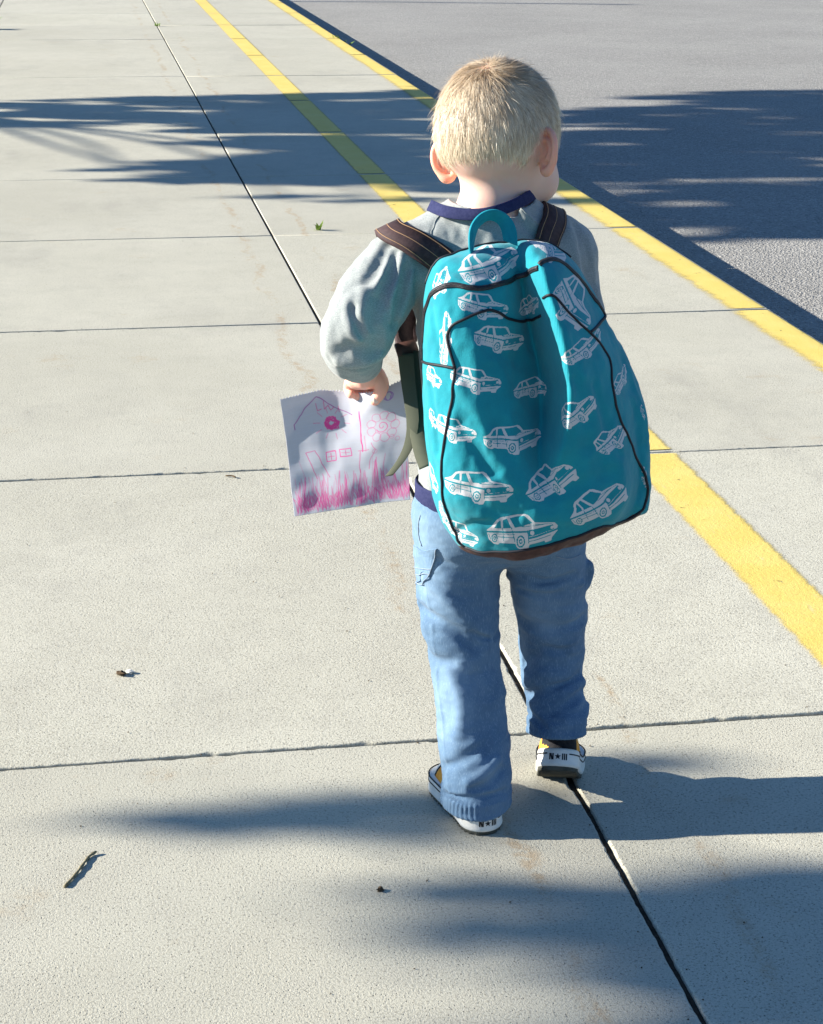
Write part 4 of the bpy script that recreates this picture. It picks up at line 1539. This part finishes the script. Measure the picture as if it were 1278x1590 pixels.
# ------------------------------------------------------------------ the backpack
CAR = dict(   # the printed car in its own frame: x right, y up, about 600 units long
    body=[(-297, 40), (-250, 72), (-215, 122), (-178, 136), (25, 144), (52, 130), (98, 70), (190, 54), (270, 40), (298, 8), (298, -36), (250, -80), (243, -110), (195, -115), (185, -95),
          (48, -110), (38, -145), (5, -150), (-32, -135), (-62, -90), (-200, -70), (-215, -85), (-245, -76), (-282, -36)],
    holes=[[(-238, 56), (-212, 104), (-184, 122), (-180, 52)], [(-166, 50), (-164, 118), (-128, 127), (-98, 46)], [(-104, 126), (18, 135), (82, 70), (-5, 48), (-66, 44)],
           [(46, 12), (262, 30), (270, -16), (46, -42)]],
    strokes=[([(-297, 30), (-132, 14), (40, -2)], 13), ([(-262, -14), (-72, -42)], 6), ([(46, -56), (298, -24)], 14), ([(-170, 55), (-164, -60)], 5), ([(-95, 50), (-70, -80)], 5),
             ([(-5, 44), (190, 46)], 5), ([(60, 62), (250, 38)], 4), ([(46, -84), (240, -62)], 6), ([(40, 10), (44, -100)], 6), ([(-240, 6), (-70, -14)], 4), ([(-286, 10), (-270, -40)], 5)],
    dots=[((76, -14), 18), ((252, 4), 15)],
    wheels=[((-22, -80), 36, 54), ((-238, -30), 25, 38)])

CARS = [   # place on the cloth (u, v) and the 2x2 matrix from car units to metres
    (0.4225, 0.7070, 1.1250e-04, -3.4395e-05, 3.2161e-05, 1.0519e-04),
    (0.3663, 0.6886, 3.2611e-05, -3.6218e-05, 5.0682e-05, 4.5635e-05),
    (0.4109, 0.6682, 9.4889e-05, 2.1907e-05, -1.9301e-05, 8.3601e-05),
    (0.3698, 0.6330, 5.3275e-06, -3.7907e-05, 9.8837e-05, 1.3891e-05),
    (0.4293, 0.6320, 1.0607e-04, 2.8421e-05, -2.4149e-05, 9.0125e-05),
    (0.4814, 0.6625, 8.3212e-05, -4.2399e-05, 3.3426e-05, 6.5603e-05),
    (0.4010, 0.5919, 9.0072e-05, 1.4266e-05, -1.3900e-05, 8.7763e-05),
    (0.4722, 0.5729, 9.5699e-05, 3.3419e-06, -2.4569e-06, 7.0357e-05),
    (0.5942, 0.6242, 8.9703e-05, -4.5706e-05, 3.2960e-05, 6.4687e-05),
    (0.5741, 0.6693, 9.6590e-05, 1.1511e-04, -7.7524e-05, 6.5050e-05),
    (0.5268, 0.7238, 1.0057e-04, 4.0634e-05, -3.1317e-05, 7.7513e-05),
    (0.5739, 0.5596, 8.1338e-05, -4.8873e-05, 4.5694e-05, 7.6047e-05),
    (0.3775, 0.5364, 7.5038e-05, 3.9326e-06, -4.7388e-06, 9.0422e-05),
    (0.4417, 0.5274, 1.1774e-04, 6.1703e-06, -5.1813e-06, 9.8864e-05),
    (0.4044, 0.4750, 1.1405e-04, 0.0000e+00, 0.0000e+00, 1.2736e-04),
    (0.4920, 0.4826, 1.2173e-04, -7.3144e-05, 5.5435e-05, 9.2259e-05),
    (0.5953, 0.5219, 7.9011e-05, -4.2011e-05, 3.7182e-05, 6.9929e-05),
    (0.5398, 0.4533, 1.1776e-04, -5.7437e-05, 5.7213e-05, 1.1730e-04),
    (0.4522, 0.4245, 1.2169e-04, -1.9274e-05, 2.3731e-05, 1.4983e-04),
    (0.3488, 0.5876, 6.0612e-05, 4.2384e-06, -5.1764e-06, 7.4026e-05),
    (0.3390, 0.4696, 5.7529e-05, 1.4344e-05, -2.3176e-05, 9.2952e-05),
    (0.3912, 0.4114, 5.7105e-05, 6.0020e-06, -1.0578e-05, 1.0065e-04),
    (0.6451, 0.5778, 5.5659e-05, -3.8973e-05, 3.2809e-05, 4.6855e-05),
    (0.6700, 0.5356, 1.1720e-05, -6.7667e-06, 2.4815e-05, 4.2981e-05),
    (0.6347, 0.4611, 1.8768e-05, -1.5748e-05, 4.0281e-05, 4.8005e-05),
    (0.3467, 0.5410, 3.1696e-05, 7.9028e-06, -1.4904e-05, 5.9776e-05),
    (0.3700, 0.4296, 4.2435e-05, 2.4500e-05, -4.6000e-05, 7.9674e-05),
]

def poly_sd(q, P):
    P = np.asarray(P, float)
    best = np.full(len(q), 1e18)
    ins = np.zeros(len(q), bool)
    for a, b in zip(P, np.roll(P, -1, 0)):
        ab = b - a
        t = np.clip(((q - a) @ ab) / (ab @ ab), 0, 1)
        e = q - a - t[:, None] * ab
        best = np.minimum(best, (e * e).sum(1))
        c = (a[1] > q[:, 1]) != (b[1] > q[:, 1])
        with np.errstate(divide='ignore', invalid='ignore'):
            ins ^= c & (q[:, 0] < (b[0] - a[0]) * (q[:, 1] - a[1]) / (b[1] - a[1]) + a[0])
    d = np.sqrt(best)
    d[ins] *= -1
    return d

def line_d(q, P):
    P = np.asarray(P, float)
    best = np.full(len(q), 1e18)
    for a, b in zip(P[:-1], P[1:]):
        ab = b - a
        t = np.clip(((q - a) @ ab) / max(ab @ ab, 1e-9), 0, 1)
        e = q - a - t[:, None] * ab
        best = np.minimum(best, (e * e).sum(1))
    return np.sqrt(best)

def car_ink(q, px):
    cov = lambda d: np.clip(.5 - d / (2 * px), 0, 1)
    v = cov(poly_sd(q, CAR['body']) - 5)
    for h in CAR['holes']:
        v = np.minimum(v, 1 - cov(poly_sd(q, h)))
    for P, w in CAR['strokes']:
        v = np.minimum(v, 1 - cov(line_d(q, P) - w * .6))
    for c, r in CAR['dots']:
        v = np.maximum(v, cov(np.sqrt(((q - c) ** 2).sum(1)) - r))
    for c, rx, ry in CAR['wheels']:
        e = np.sqrt(((q[:, 0] - c[0]) / rx) ** 2 + ((q[:, 1] - c[1]) / ry) ** 2)
        m = e < 1.25
        w = np.where((e < 1.0) & (e > .72), 0.0, 1.0)
        w = np.where((e < .42) & (e > .20), 0.0, w)
        v[m] = np.where(e[m] < 1.02, w[m], np.maximum(v[m], (q[m, 1] < c[1] + ry * .2) * 1.0))
    return v

BAG_CR = [
    ([(0.3817, 1.8715, 0.5856), (0.3999, 1.8617, 0.5591), (0.4206, 1.8549, 0.5172), (0.4414, 1.8485, 0.4805)], .0080, -.0030),
    ([(0.3847, 1.8683, 0.5435), (0.4017, 1.8592, 0.5167), (0.4172, 1.8530, 0.4925)], .0070, .0030),
    ([(0.3884, 1.8656, 0.4715), (0.4151, 1.8552, 0.4516), (0.4424, 1.8485, 0.4452)], .0080, .0025),
    ([(0.3861, 1.9024, 0.4067), (0.3975, 1.8711, 0.4284), (0.4164, 1.8591, 0.4339)], .0050, .0030),
    ([(0.4930, 1.8472, 0.6162), (0.5116, 1.8446, 0.5738), (0.5209, 1.8446, 0.5233)], .0090, .0030),
    ([(0.5291, 1.8583, 0.5837), (0.5419, 1.8597, 0.5469), (0.5627, 1.8626, 0.5050)], .0060, .0025),
    ([(0.4816, 1.8662, 0.6747), (0.4941, 1.8552, 0.6421), (0.5001, 1.8453, 0.6024)], .0060, -.0020),
    ([(0.3744, 1.9237, 0.7036), (0.3917, 1.9044, 0.7002), (0.4194, 1.9026, 0.6977)], .0060, .0022),
    ([(0.4309, 1.9253, 0.7159), (0.4525, 1.9258, 0.7083), (0.4674, 1.9057, 0.7154)], .0050, .0025),
    ([(0.3974, 1.8766, 0.6540), (0.4152, 1.8752, 0.6258), (0.4477, 1.8918, 0.6064)], .0090, .0025),
    ([(0.4904, 1.8433, 0.4704), (0.5150, 1.8428, 0.4804), (0.5502, 1.8536, 0.4863)], .0080, .0022),
    ([(0.4627, 1.8433, 0.4459), (0.4990, 1.8440, 0.4402), (0.5357, 1.8473, 0.4484)], .0080, -.0018),
    ([(0.3582, 1.9098, 0.5761), (0.3625, 1.8998, 0.5425), (0.3650, 1.8952, 0.5072)], .0060, .0030),
    ([(0.3581, 1.9156, 0.6602), (0.3615, 1.9016, 0.6352), (0.3655, 1.8916, 0.6163)], .0050, .0025),
]

def f_bag(p):
    d = f_bag0(p)
    m = np.abs(d) < .02
    d[m] += creases(p[m], BAG_CR)
    d[m] += .0020 * fbm(p[m], (24, 24, 15), 3) + .0008 * fbm(p[m] + 4, 60, 2)
    return d

V, Q = sdf_mesh(f_bag, (.31, 1.82, .34), (.66, 2.00, .77), .0019, relax=2)
V, Q = subdiv(V, Q)
V = project(f_bag, V, .002)
uv = bag_uv(V)
ink = np.zeros(len(V))
for (cu, cv, a, b, c, d) in CARS:
    q = np.stack([uv[:, 0] - cu, uv[:, 1] - cv], 1)
    m = (np.abs(q).max(1) < .06) & (V[:, 1] < 1.95)
    if not m.any():
        continue
    J = np.linalg.inv(np.array([[a, b], [c, d]]))
    L = q[m] @ J.T
    near = (np.abs(L[:, 0]) < 330) & (np.abs(L[:, 1]) < 190)
    idx = np.where(m)[0][near]
    ink[idx] = np.maximum(ink[idx], car_ink(L[near], 3.0))
cen = V[Q].mean(1)
nz = np.cross(V[Q[:, 2]] - V[Q[:, 0]], V[Q[:, 3]] - V[Q[:, 1]])
nz /= np.linalg.norm(nz, axis=1)[:, None] + 1e-12
BOTTOM = [(0.3855, 1.9173, 0.3952), (0.3929, 1.9131, 0.3902), (0.3976, 1.8964, 0.3930), (0.4144, 1.8788, 0.3924), (0.4401, 1.8642, 0.3979), (0.4738, 1.8543, 0.4057), (0.5100, 1.8549, 0.4141), (0.5446, 1.8623, 0.4225), (0.5832, 1.9055, 0.4139), (0.6042, 1.9067, 0.4233)]
_bt = np.array(BOTTOM)
zb = np.interp(cen[:, 0], _bt[:, 0], _bt[:, 2], left=0, right=0)
base = cen[:, 2] < zb
bag = empty('backpack', (.47, 1.93, .37))
tag(bag, 'teal canvas backpack printed with white cars, worn on the child\'s back', 'backpack')
for nm, mk, mt in (('shell', ~base, 'canvas'), ('base_panel', base, 'leather')):
    q = Q[mk]
    uq, inv = np.unique(q, return_inverse=True)
    o = keep(mesh_obj(nm, V[uq], inv.reshape(q.shape), MT[mt], attrs={'print': ('FLOAT', ink[uq])}), bag)
    o['label'] = 'teal canvas printed with white line-drawn cars' if nm == 'shell' else 'brown leather-look bottom edge'

def bag_line(name, ln, r, mat, off=.0006, n=6, flat=None):
    pts = cmr(ln, n)
    for _ in range(3):
        pts = project(f_bag, pts, .004, off)
    V, F = tube(pts, r, 7)
    return keep(mesh_obj(name, V, F, MT[mat]), bag)

def zip_line(ln):
    P = cmr(ln, 8)
    for _ in range(3):
        P = project(f_bag, P, .004, .0007)
    N = grad(f_bag, P)
    T = np.gradient(P, axis=0)
    S = np.cross(T, N)
    V, F = ribbon(P, S, .0058, .0016)
    z = keep(mesh_obj('zipper', V, F, MT['zipper']), bag)
    N /= np.linalg.norm(N, axis=1)[:, None]
    V, F = tube(P + N * .0008, .0008, 5)
    c = mesh_obj('zipper_teeth', V, F, MT['zipper'])
    c.parent = z

zip_line([(0.3563, 1.9522, 0.5956), (0.3556, 1.9422, 0.6293), (0.3564, 1.9369, 0.6555), (0.3588, 1.9203, 0.6746), (0.3675, 1.9079, 0.6855), (0.3805, 1.8995, 0.6897), (0.3963, 1.8916, 0.6875), (0.4144, 1.8946, 0.6864), (0.4420, 1.9084, 0.6897), (0.4640, 1.9128, 0.6973), (0.4699, 1.8914, 0.7071)])
zip_line([(0.4714, 1.8921, 0.7097), (0.4781, 1.8971, 0.7133), (0.4898, 1.9046, 0.7130), (0.5024, 1.9112, 0.7071), (0.5165, 1.9170, 0.6951), (0.5343, 1.9321, 0.6758), (0.5485, 1.9387, 0.6567), (0.5611, 1.9468, 0.6400)])
bag_line('piping', [(0.3779, 1.8752, 0.6045), (0.3731, 1.8809, 0.6223), (0.3710, 1.8854, 0.6374), (0.3760, 1.8835, 0.6489), (0.3876, 1.8797, 0.6564), (0.4030, 1.8808, 0.6626), (0.4151, 1.8856, 0.6640), (0.4256, 1.8885, 0.6609), (0.4381, 1.8928, 0.6532), (0.4553, 1.9112, 0.6449), (0.4714, 1.9188, 0.6441), (0.4748, 1.8930, 0.6549)], .0016, 'piping')
bag_line('piping', [(0.4736, 1.8821, 0.6763), (0.4770, 1.8710, 0.6821), (0.4837, 1.8698, 0.6808), (0.4922, 1.8688, 0.6725), (0.5031, 1.8712, 0.6605), (0.5161, 1.8757, 0.6471), (0.5271, 1.8807, 0.6378)], .0015, 'piping')
bag_line('piping', [(0.5611, 1.9468, 0.6400), (0.5451, 1.9124, 0.6383), (0.5271, 1.8807, 0.6378)], .0017, 'piping')
bag_line('piping', [(0.3564, 1.9524, 0.5934), (0.3578, 1.9097, 0.6013), (0.3667, 1.8893, 0.6041), (0.3779, 1.8752, 0.6045)], .0016, 'piping')
bag_line('piping', [(0.3779, 1.8752, 0.6045), (0.3764, 1.8755, 0.5776), (0.3733, 1.8784, 0.5446), (0.3699, 1.8834, 0.5106), (0.3704, 1.8873, 0.4763), (0.3737, 1.8908, 0.4490), (0.3812, 1.8972, 0.4201), (0.3902, 1.9006, 0.4010), (0.3976, 1.8964, 0.3930)], .0016, 'piping')
bag_line('piping', [(0.5271, 1.8807, 0.6378), (0.5407, 1.8890, 0.6240), (0.5531, 1.8941, 0.6058), (0.5541, 1.8812, 0.5839), (0.5564, 1.8753, 0.5622), (0.5664, 1.8775, 0.5335), (0.5835, 1.8905, 0.5015), (0.5999, 1.9064, 0.4748), (0.6077, 1.9089, 0.4561), (0.6105, 1.9097, 0.4373), (0.6042, 1.9067, 0.4233)], .0016, 'piping')
bag_line('piping', BOTTOM[2:], .0016, 'piping')
bag_line('piping', [(0.3571, 1.9579, 0.6794), (0.3663, 1.9635, 0.7029), (0.3811, 1.9592, 0.7111), (0.4127, 1.9572, 0.7178), (0.4523, 1.9587, 0.7259), (0.4807, 1.9577, 0.7318), (0.5065, 1.9555, 0.7252), (0.5237, 1.9522, 0.7077)], .0015, 'piping')

def strap(name, pts, width, thick, mat, stitch=True, f=None, off=.004, n=8, sd=None, parent=bag):
    P = cmr(pts, n)
    if f is not None:
        for _ in range(6):
            P = project(f, P, .01, off)
        N = grad(f, P)
        for _ in range(10):
            P[1:-1] = .25 * P[:-2] + .5 * P[1:-1] + .25 * P[2:]
            N[1:-1] = .25 * N[:-2] + .5 * N[1:-1] + .25 * N[2:]
    else:
        N = np.broadcast_to(np.asarray(sd, float), P.shape)
    T = np.gradient(P, axis=0)
    S = np.cross(T, N)
    S /= np.linalg.norm(S, axis=1)[:, None]
    V, F = ribbon(P, S, width, thick)
    o = keep(mesh_obj(name, V, F, MT[mat]), parent)
    if stitch:
        Nn = np.cross(S, T)
        Nn /= np.linalg.norm(Nn, axis=1)[:, None]
        sg = np.sign((Nn * N).sum(1))[:, None]
        for s in (-.40, 0, .40):
            L = P + S * width * s + Nn * sg * thick * .56
            v, ff = tube(L, .00045, 4)
            st = mesh_obj('stitching', v, ff, MT['thread'])
            st.parent = o
    return o

sL = strap('shoulder_strap', [(0.3946, 2.0203, 0.6886), (0.3768, 2.0238, 0.6993), (0.3558, 2.0303, 0.7110), (0.3386, 2.0461, 0.7171), (.338, 2.075, .720), (.345, 2.115, .705), (.352, 2.140, .665), (.352, 2.146, .62), (.352, 2.140, .58)], .033, .0055, 'strap', f=f_shirt0, off=.0045)
sL['label'] = 'dark brown left shoulder strap with tan stitching'
sR = strap('shoulder_strap', [(0.5080, 2.0214, 0.7063), (0.5150, 2.0303, 0.7191), (0.5241, 2.0442, 0.7297), (.535, 2.10, .745), (.545, 2.135, .70), (.548, 2.146, .65), (.548, 2.14, .58)], .031, .0055, 'strap', f=f_shirt0, off=.0045)
sR['label'] = 'dark brown right shoulder strap'
# strap end coming round under the left arm, its leather tab and olive webbing
strap('strap_end', [(0.3649, 2.1000, 0.6261), (0.3594, 2.0850, 0.6066), (0.3570, 2.0700, 0.5911), (0.3584, 2.0550, 0.5771)], .024, .0045, 'strap', sd=(.25, -.95, .1), stitch=False)
V, F = ribbon(np.array([(0.3553, 2.0600, 0.5882), (0.3568, 2.0550, 0.5825), (0.3583, 2.0500, 0.5761)]), (.96, .22, .12), .026, .006)
keep(mesh_obj('buckle', V, F, MT['leather']), bag)
strap('webbing', [(0.3601, 2.0520, 0.5793), (0.3613, 2.0400, 0.5525), (0.3618, 2.0240, 0.5223), (0.3630, 2.0080, 0.4960), (0.3649, 1.9920, 0.4776), (0.3685, 1.9780, 0.4633)], .0195, .0018, 'webbing', sd=(-.30, -.90, .2), stitch=False)
P = cmr([(0.3545, 2.0460, 0.5787), (0.3558, 2.0340, 0.5505), (0.3574, 2.0200, 0.5236), (0.3577, 2.0120, 0.5028), (0.3538, 2.0100, 0.4819), (0.3456, 2.0140, 0.4616), (0.3326, 2.0260, 0.4380)], 8)
V, F = ribbon(P, np.linspace((.92, -.30, .1), (.62, -.70, .30), len(P)), np.linspace(.0190, .0120, len(P)), .0014)
keep(mesh_obj('webbing_tail', V, F, MT['webbing']), bag)
strap('webbing', [(.548, 2.136, .590), (.566, 2.110, .555), (.578, 2.070, .515), (.578, 2.020, .475), (.566, 1.985, .445), (.552, 1.965, .430)], .0190, .0018, 'webbing', sd=(.85, .25, .3), stitch=False)
# grab handle: a teal loop standing up from the top seam
P = cmr([(0.4067, 1.9350, 0.7167), (0.4071, 1.9380, 0.7300), (0.4109, 1.9440, 0.7428), (0.4212, 1.9500, 0.7513), (0.4329, 1.9520, 0.7535), (0.4433, 1.9500, 0.7487), (0.4486, 1.9440, 0.7392), (0.4498, 1.9380, 0.7249)], 7)
c = P.mean(0)
rad = P - c
S = rad - np.array([0, 1.0, 0]) * rad[:, 1:2]
S /= np.linalg.norm(S, axis=1)[:, None]
S = S * .75 + np.array([.25, -.62, .15])
V, F = ribbon(P, S, .0175, .0024)
keep(mesh_obj('grab_handle', V, F, MT['teal']), bag)

# ------------------------------------------------------------------ the drawing in his hand
TL, TR, BR, BL = (np.array(q) for q in ((0.2163, 2.1280, 0.5051), (0.3599, 2.0800, 0.5397), (0.3654, 2.0720, 0.3909), (0.2314, 2.1180, 0.3613)))
NU, NV = 300, 280
u, v = np.meshgrid(np.linspace(0, 1, NU), np.linspace(0, 1, NV), indexing='ij')
u, v = u.ravel(), v.ravel()
G = (TL * (1 - u)[:, None] + TR * u[:, None]) * (1 - v)[:, None] + (BL * (1 - u)[:, None] + BR * u[:, None]) * v[:, None]
nr = np.cross(TR - TL, BL - TL)
nr /= np.linalg.norm(nr)
if nr[1] > 0:
    nr = -nr
bend = .016 * np.sin(math.pi * u * .9 + .2) * (1 - .55 * v) - .010 * np.exp(-(((u - .75) / .16) ** 2 + (v / .22) ** 2)) + .005 * np.sin(4.2 * u + 3.5 * v) + .0022 * fbm(np.stack([u * 4, v * 4, 0 * u], 1), 1, 2)
G = G - nr * bend[:, None]
G = G - (BL - TL) / np.linalg.norm(BL - TL) * (.010 * np.sin(math.pi * np.clip((u - .30) / .7, 0, 1)) * -1 * (1 - v) ** 2)[:, None]
# torn spiral-binding edge along the top
tear = np.where((np.arange(NU) % 7) < 3, 1.0, 0.0)
tj = np.repeat(tear, NV) * (v < 1e-9) * .0015 * (.4 + RNG.random(NU * NV))
G = G - (BL - TL) / np.linalg.norm(BL - TL) * tj[:, None]
ink = np.tile(np.array([.57, .575, .635]), (NU * NV, 1))
W, Hh = 800.0, 760.0
q = np.stack([u * W, v * Hh], 1)
q = q + np.stack([fbm(np.stack([u * 9, v * 9, 0 * u + k], 1), 1, 3) for k in (2.3, 8.1)], 1) * 5.0      # a child's unsteady hand

def stroke(P, w, col, k=1.0):
    P = np.asarray(P, float)
    lo, hi = P.min(0) - w * 2 - 4, P.max(0) + w * 2 + 4
    m = ((q > lo) & (q < hi)).all(1)
    if not m.any():
        return
    d = line_d(q[m], P)
    a = np.clip((w * .42 + 1.4 - d) / 3.0, 0, 1) * k
    ink[m] = ink[m] * (1 - a[:, None]) + np.array(col) * a[:, None]

PINK, ROSE, VIOL, RULE = (.74, .10, .36), (.66, .16, .36), (.42, .16, .40), (.60, .66, .76)
for y in np.arange(40, 760, 33):
    stroke([(0, y), (800, y + 2)], 2.2, RULE, .45)
for x in np.arange(60, 800, 110):
    stroke([(x, 0), (x + 6, 760)], 1.6, RULE, .30)
wob = lambda P, s=5: [(x + RNG.normal() * s, y + RNG.normal() * s) for x, y in P]
stroke([(60, 215), (60, 180), (125, 105), (215, 35), (290, 85), (440, 150)], 7, VIOL)           # roof
stroke([(205, 78), (212, 128), (240, 120)], 6, ROSE)
stroke([(255, 70), (262, 120), (285, 92), (300, 122), (318, 100)], 6, ROSE)
stroke([(345, 90), (350, 130)], 5, ROSE)
sc = [(300 + 52 * math.sqrt(RNG.random()) * math.cos(a), 205 + 46 * math.sqrt(RNG.random()) * math.sin(a)) for a in np.linspace(0, 60, 90)]
stroke(sc, 8, PINK)                                                                              # sun
for a in np.linspace(0, 2 * math.pi, 11)[:-1]:
    stroke([(300 + 75 * math.cos(a), 205 + 66 * math.sin(a)), (300 + 118 * math.cos(a + .06), 205 + 104 * math.sin(a + .06))], 5, ROSE, .8)
stroke([(486, 130), (492, 250), (498, 400)], 9, PINK)                                            # pole
stroke([(515, 300), (520, 400)], 5, ROSE, .8)
for a in np.linspace(0, 2 * math.pi, 10)[:-1]:                                                   # flower
    cx, cy = 640 + 78 * math.cos(a), 255 + 74 * math.sin(a)
    stroke([(cx + 30 * math.cos(t), cy + 28 * math.sin(t)) for t in np.linspace(0, 6.6, 14)], 4.5, ROSE, .8)
stroke([(640 + (6 + 4 * t) * math.cos(t), 255 + (6 + 4 * t) * math.sin(t)) for t in np.linspace(0, 9, 30)], 5, PINK)
stroke([(560, 350), (585, 400), (548, 460), (540, 520)], 5, ROSE)
for cx, cy in ((700, 330), (735, 350), (580, 410)):
    stroke([(cx + 16 * math.cos(t), cy + 14 * math.sin(t)) for t in np.linspace(0, 6.3, 10)], 4, ROSE, .7)
for x0, y0, x1, y1 in ((250, 385, 312, 440), (340, 372, 420, 420)):                               # windows
    stroke([(x0, y0), (x1, y0 - 3), (x1 + 2, y1), (x0 + 3, y1 + 2), (x0, y0)], 7, PINK)
    stroke([((x0 + x1) / 2, y0 + 8), ((x0 + x1) / 2 + 4, y1 - 8)], 6, ROSE)
    stroke([(x0 + 12, (y0 + y1) / 2), (x1 - 12, (y0 + y1) / 2)], 5, ROSE)
stroke([(118, 372), (180, 362), (262, 545)], 6, ROSE)                                            # door
stroke([(118, 372), (150, 460), (175, 545)], 6, ROSE)
stroke([(68, 420), (110, 540)], 3, ROSE, .6)
stroke([(482, 400), (474, 540)], 6, ROSE)
stroke([(470, 395), (540, 392)], 5, ROSE)
stroke([(690, 372), (690, 470)], 4, (.60, .55, .68), .5)
x = 10.0
while x < 800:                                                                                   # scribbled grass
    h0 = RNG.uniform(500, 640) - (60 if 500 < x < 620 or x > 720 else 0)
    stroke(wob([(x, 745), (x + RNG.uniform(-30, 60), h0), (x + RNG.uniform(14, 40), 740)], 6), RNG.uniform(3, 6.5), PINK if RNG.random() < .5 else ROSE, RNG.uniform(.25, .8))
    if RNG.random() < .55:
        stroke(wob([(x - 20, 650), (x + 10, 735), (x + 30, 640), (x + 55, 730), (x + 75, 660)], 12), 5, PINK, .6)
    x += RNG.uniform(5, 14)
stroke([(690 + 14 * math.cos(t) * (1 + t * .1), 60 + 26 * math.sin(t)) for t in np.linspace(0, 14, 40)], 6, (.36, .16, .52), .9)
i, j = np.meshgrid(np.arange(NU - 1), np.arange(NV - 1), indexing='ij')
a = (i * NV + j).ravel()
F = np.stack([a, a + 1, a + NV + 1, a + NV], 1)
paper = mesh_obj('drawing', G, F, MT['paper'], attrs={'ink': ('FLOAT_COLOR', ink)})
sol = paper.modifiers.new('thickness', 'SOLIDIFY')
sol.thickness = .0003
tag(paper, 'torn notebook page with a pink crayon drawing held in the child\'s left hand', 'drawing')

# ------------------------------------------------------------------ small things on the ground
def blade(rng, base, ang, length, width, lean):
    P = []
    for t in np.linspace(0, 1, 5):
        r = lean * length * t ** 1.4
        P.append((base[0] + math.cos(ang) * r, base[1] + math.sin(ang) * r, base[2] + length * t * (1 - .35 * lean * t)))
    P = np.array(P)
    s = np.array([-math.sin(ang), math.cos(ang), 0])
    w = width * np.array([.35, .9, 1, .65, .05])
    return np.vstack([P - s * w[:, None], P + s * w[:, None]]), [(k, k + 1, k + 6, k + 5) for k in range(4)]

def weed(loc, size, n, seed, label):
    rng = np.random.default_rng(seed)
    t = tag(empty('weed', loc), label, 'weed', 'weeds in the pavement joints')
    for _ in range(n):
        v, f = blade(rng, (rng.normal() * size * .12, rng.normal() * size * .12, -.004), rng.uniform(0, 6.28), size * rng.uniform(.5, 1), size * rng.uniform(.06, .12), rng.uniform(.3, .9))
        mesh_obj('leaf', v, f, MT['weed'], t)

weed((.744, 5.955, 0), .042, 16, 1, 'small green weed sprouting from a cross joint left of the boy\'s shoulder')
weed((1.80, 13.25, -.10), .17, 14, 2, 'green weed growing at the foot of the far yellow kerb')
weed((.585, 14.35, -.004), .05, 9, 3, 'tiny yellowish weed in the long joint near the top')
weed((-.66, 14.1, -.01), .16, 18, 4, 'dark green weed at the left edge near the top')

def twig(name, pts, r, mat, label, cat, n=6):
    V, F = tube(cmr(pts, 4), r, n)
    return tag(mesh_obj(name, V, F, MT[mat]), label, cat)

tw = cmr([(-.061, 1.902, .0018), (-.049, 1.926, .0020), (-.040, 1.948, .0024), (-.032, 1.968, .0020), (-.024, 1.975, .0034)], 4)
V, F = tube(tw, .0018 + .0004 * np.sin(np.arange(len(tw)) * 1.9), 7)
tag(mesh_obj('twig', V, F, MT['twig']), 'short crooked dry twig lying on the concrete at lower left', 'twig')

gr = np.random.default_rng(44)
GV, GF = [], []
for _ in range(420):
    near = gr.random() < .45
    x = gr.uniform(-.3, 1.5)
    y = 1.4 + 4.5 * gr.random() ** 1.6
    if near:
        x = JOINT_X + gr.normal() * .02 if gr.random() < .5 else x
        y = ROW0 + SLAB * gr.integers(-1, 3) + gr.normal() * .02 if abs(x - JOINT_X) > .06 else y
    r = gr.uniform(.0006, .0017)
    b = len(GV)
    ph = gr.uniform(0, 6.28)
    for k in range(4):
        GV.append((x + r * math.cos(ph + k * 1.57) * gr.uniform(.6, 1.2), y + r * math.sin(ph + k * 1.57) * gr.uniform(.6, 1.4), .0008))
    GV.append((x, y, .0008 + r * gr.uniform(.6, 1.1)))
    GF += [(b, b + 1, b + 4), (b + 1, b + 2, b + 4), (b + 2, b + 3, b + 4), (b + 3, b, b + 4)]
tag(mesh_obj('grit', np.array(GV), GF, MT['crumb'], smooth=False), 'fine dark grit scattered over the concrete slabs', 'grit', kind='stuff')

def crumb(loc, s, seed, mat, label, name='leaf_crumb', cat='debris'):
    rng = np.random.default_rng(seed)
    bm = bmesh.new()
    bmesh.ops.create_icosphere(bm, subdivisions=2, radius=1)
    for v in bm.verts:
        k = 1 + .45 * rng.normal() * .6
        v.co = Vector((v.co.x * s[0] * k, v.co.y * s[1] * k, max(v.co.z * s[2] * k, -s[2] * .4)))
    me = bpy.data.meshes.new(name)
    bm.to_mesh(me)
    bm.free()
    me.materials.append(MT[mat])
    o = bpy.data.objects.new(name, me)
    COL.objects.link(o)
    o.location = (loc[0], loc[1], loc[2] + s[2] * .4)
    o.rotation_euler = (0, 0, rng.uniform(0, 3))
    return tag(o, label, cat)

crumb((.018, 2.492, .0005), (.0055, .0075, .0045), 1, 'crumb', 'dark crumpled leaf scrap on the slab left of the boy\'s legs')
crumb((.031, 2.497, .0005), (.006, .004, .003), 2, 'grit', 'pale chip beside the dark leaf scrap', 'stone_chip')
crumb((.295, 1.840, .0005), (.0035, .004, .003), 3, 'crumb', 'tiny dark speck of bark on the concrete below the left shoe')
crumb((.745, 3.545, .0005), (.006, .005, .003), 5, 'grit', 'small white chip on the slab right of the backpack', 'stone_chip')
twig('stalk', [(.775, 3.56, .002), (.795, 3.52, .003), (.818, 3.49, .002)], .0011, 'twig', 'thin straw stalk on the slab right of the backpack', 'stalk')
twig('stalk', [(.240, 3.40, .002), (.252, 3.395, .003), (.258, 3.388, .002)], .0015, 'crumb', 'short dark stalk on the slab left of the drawing', 'stalk')
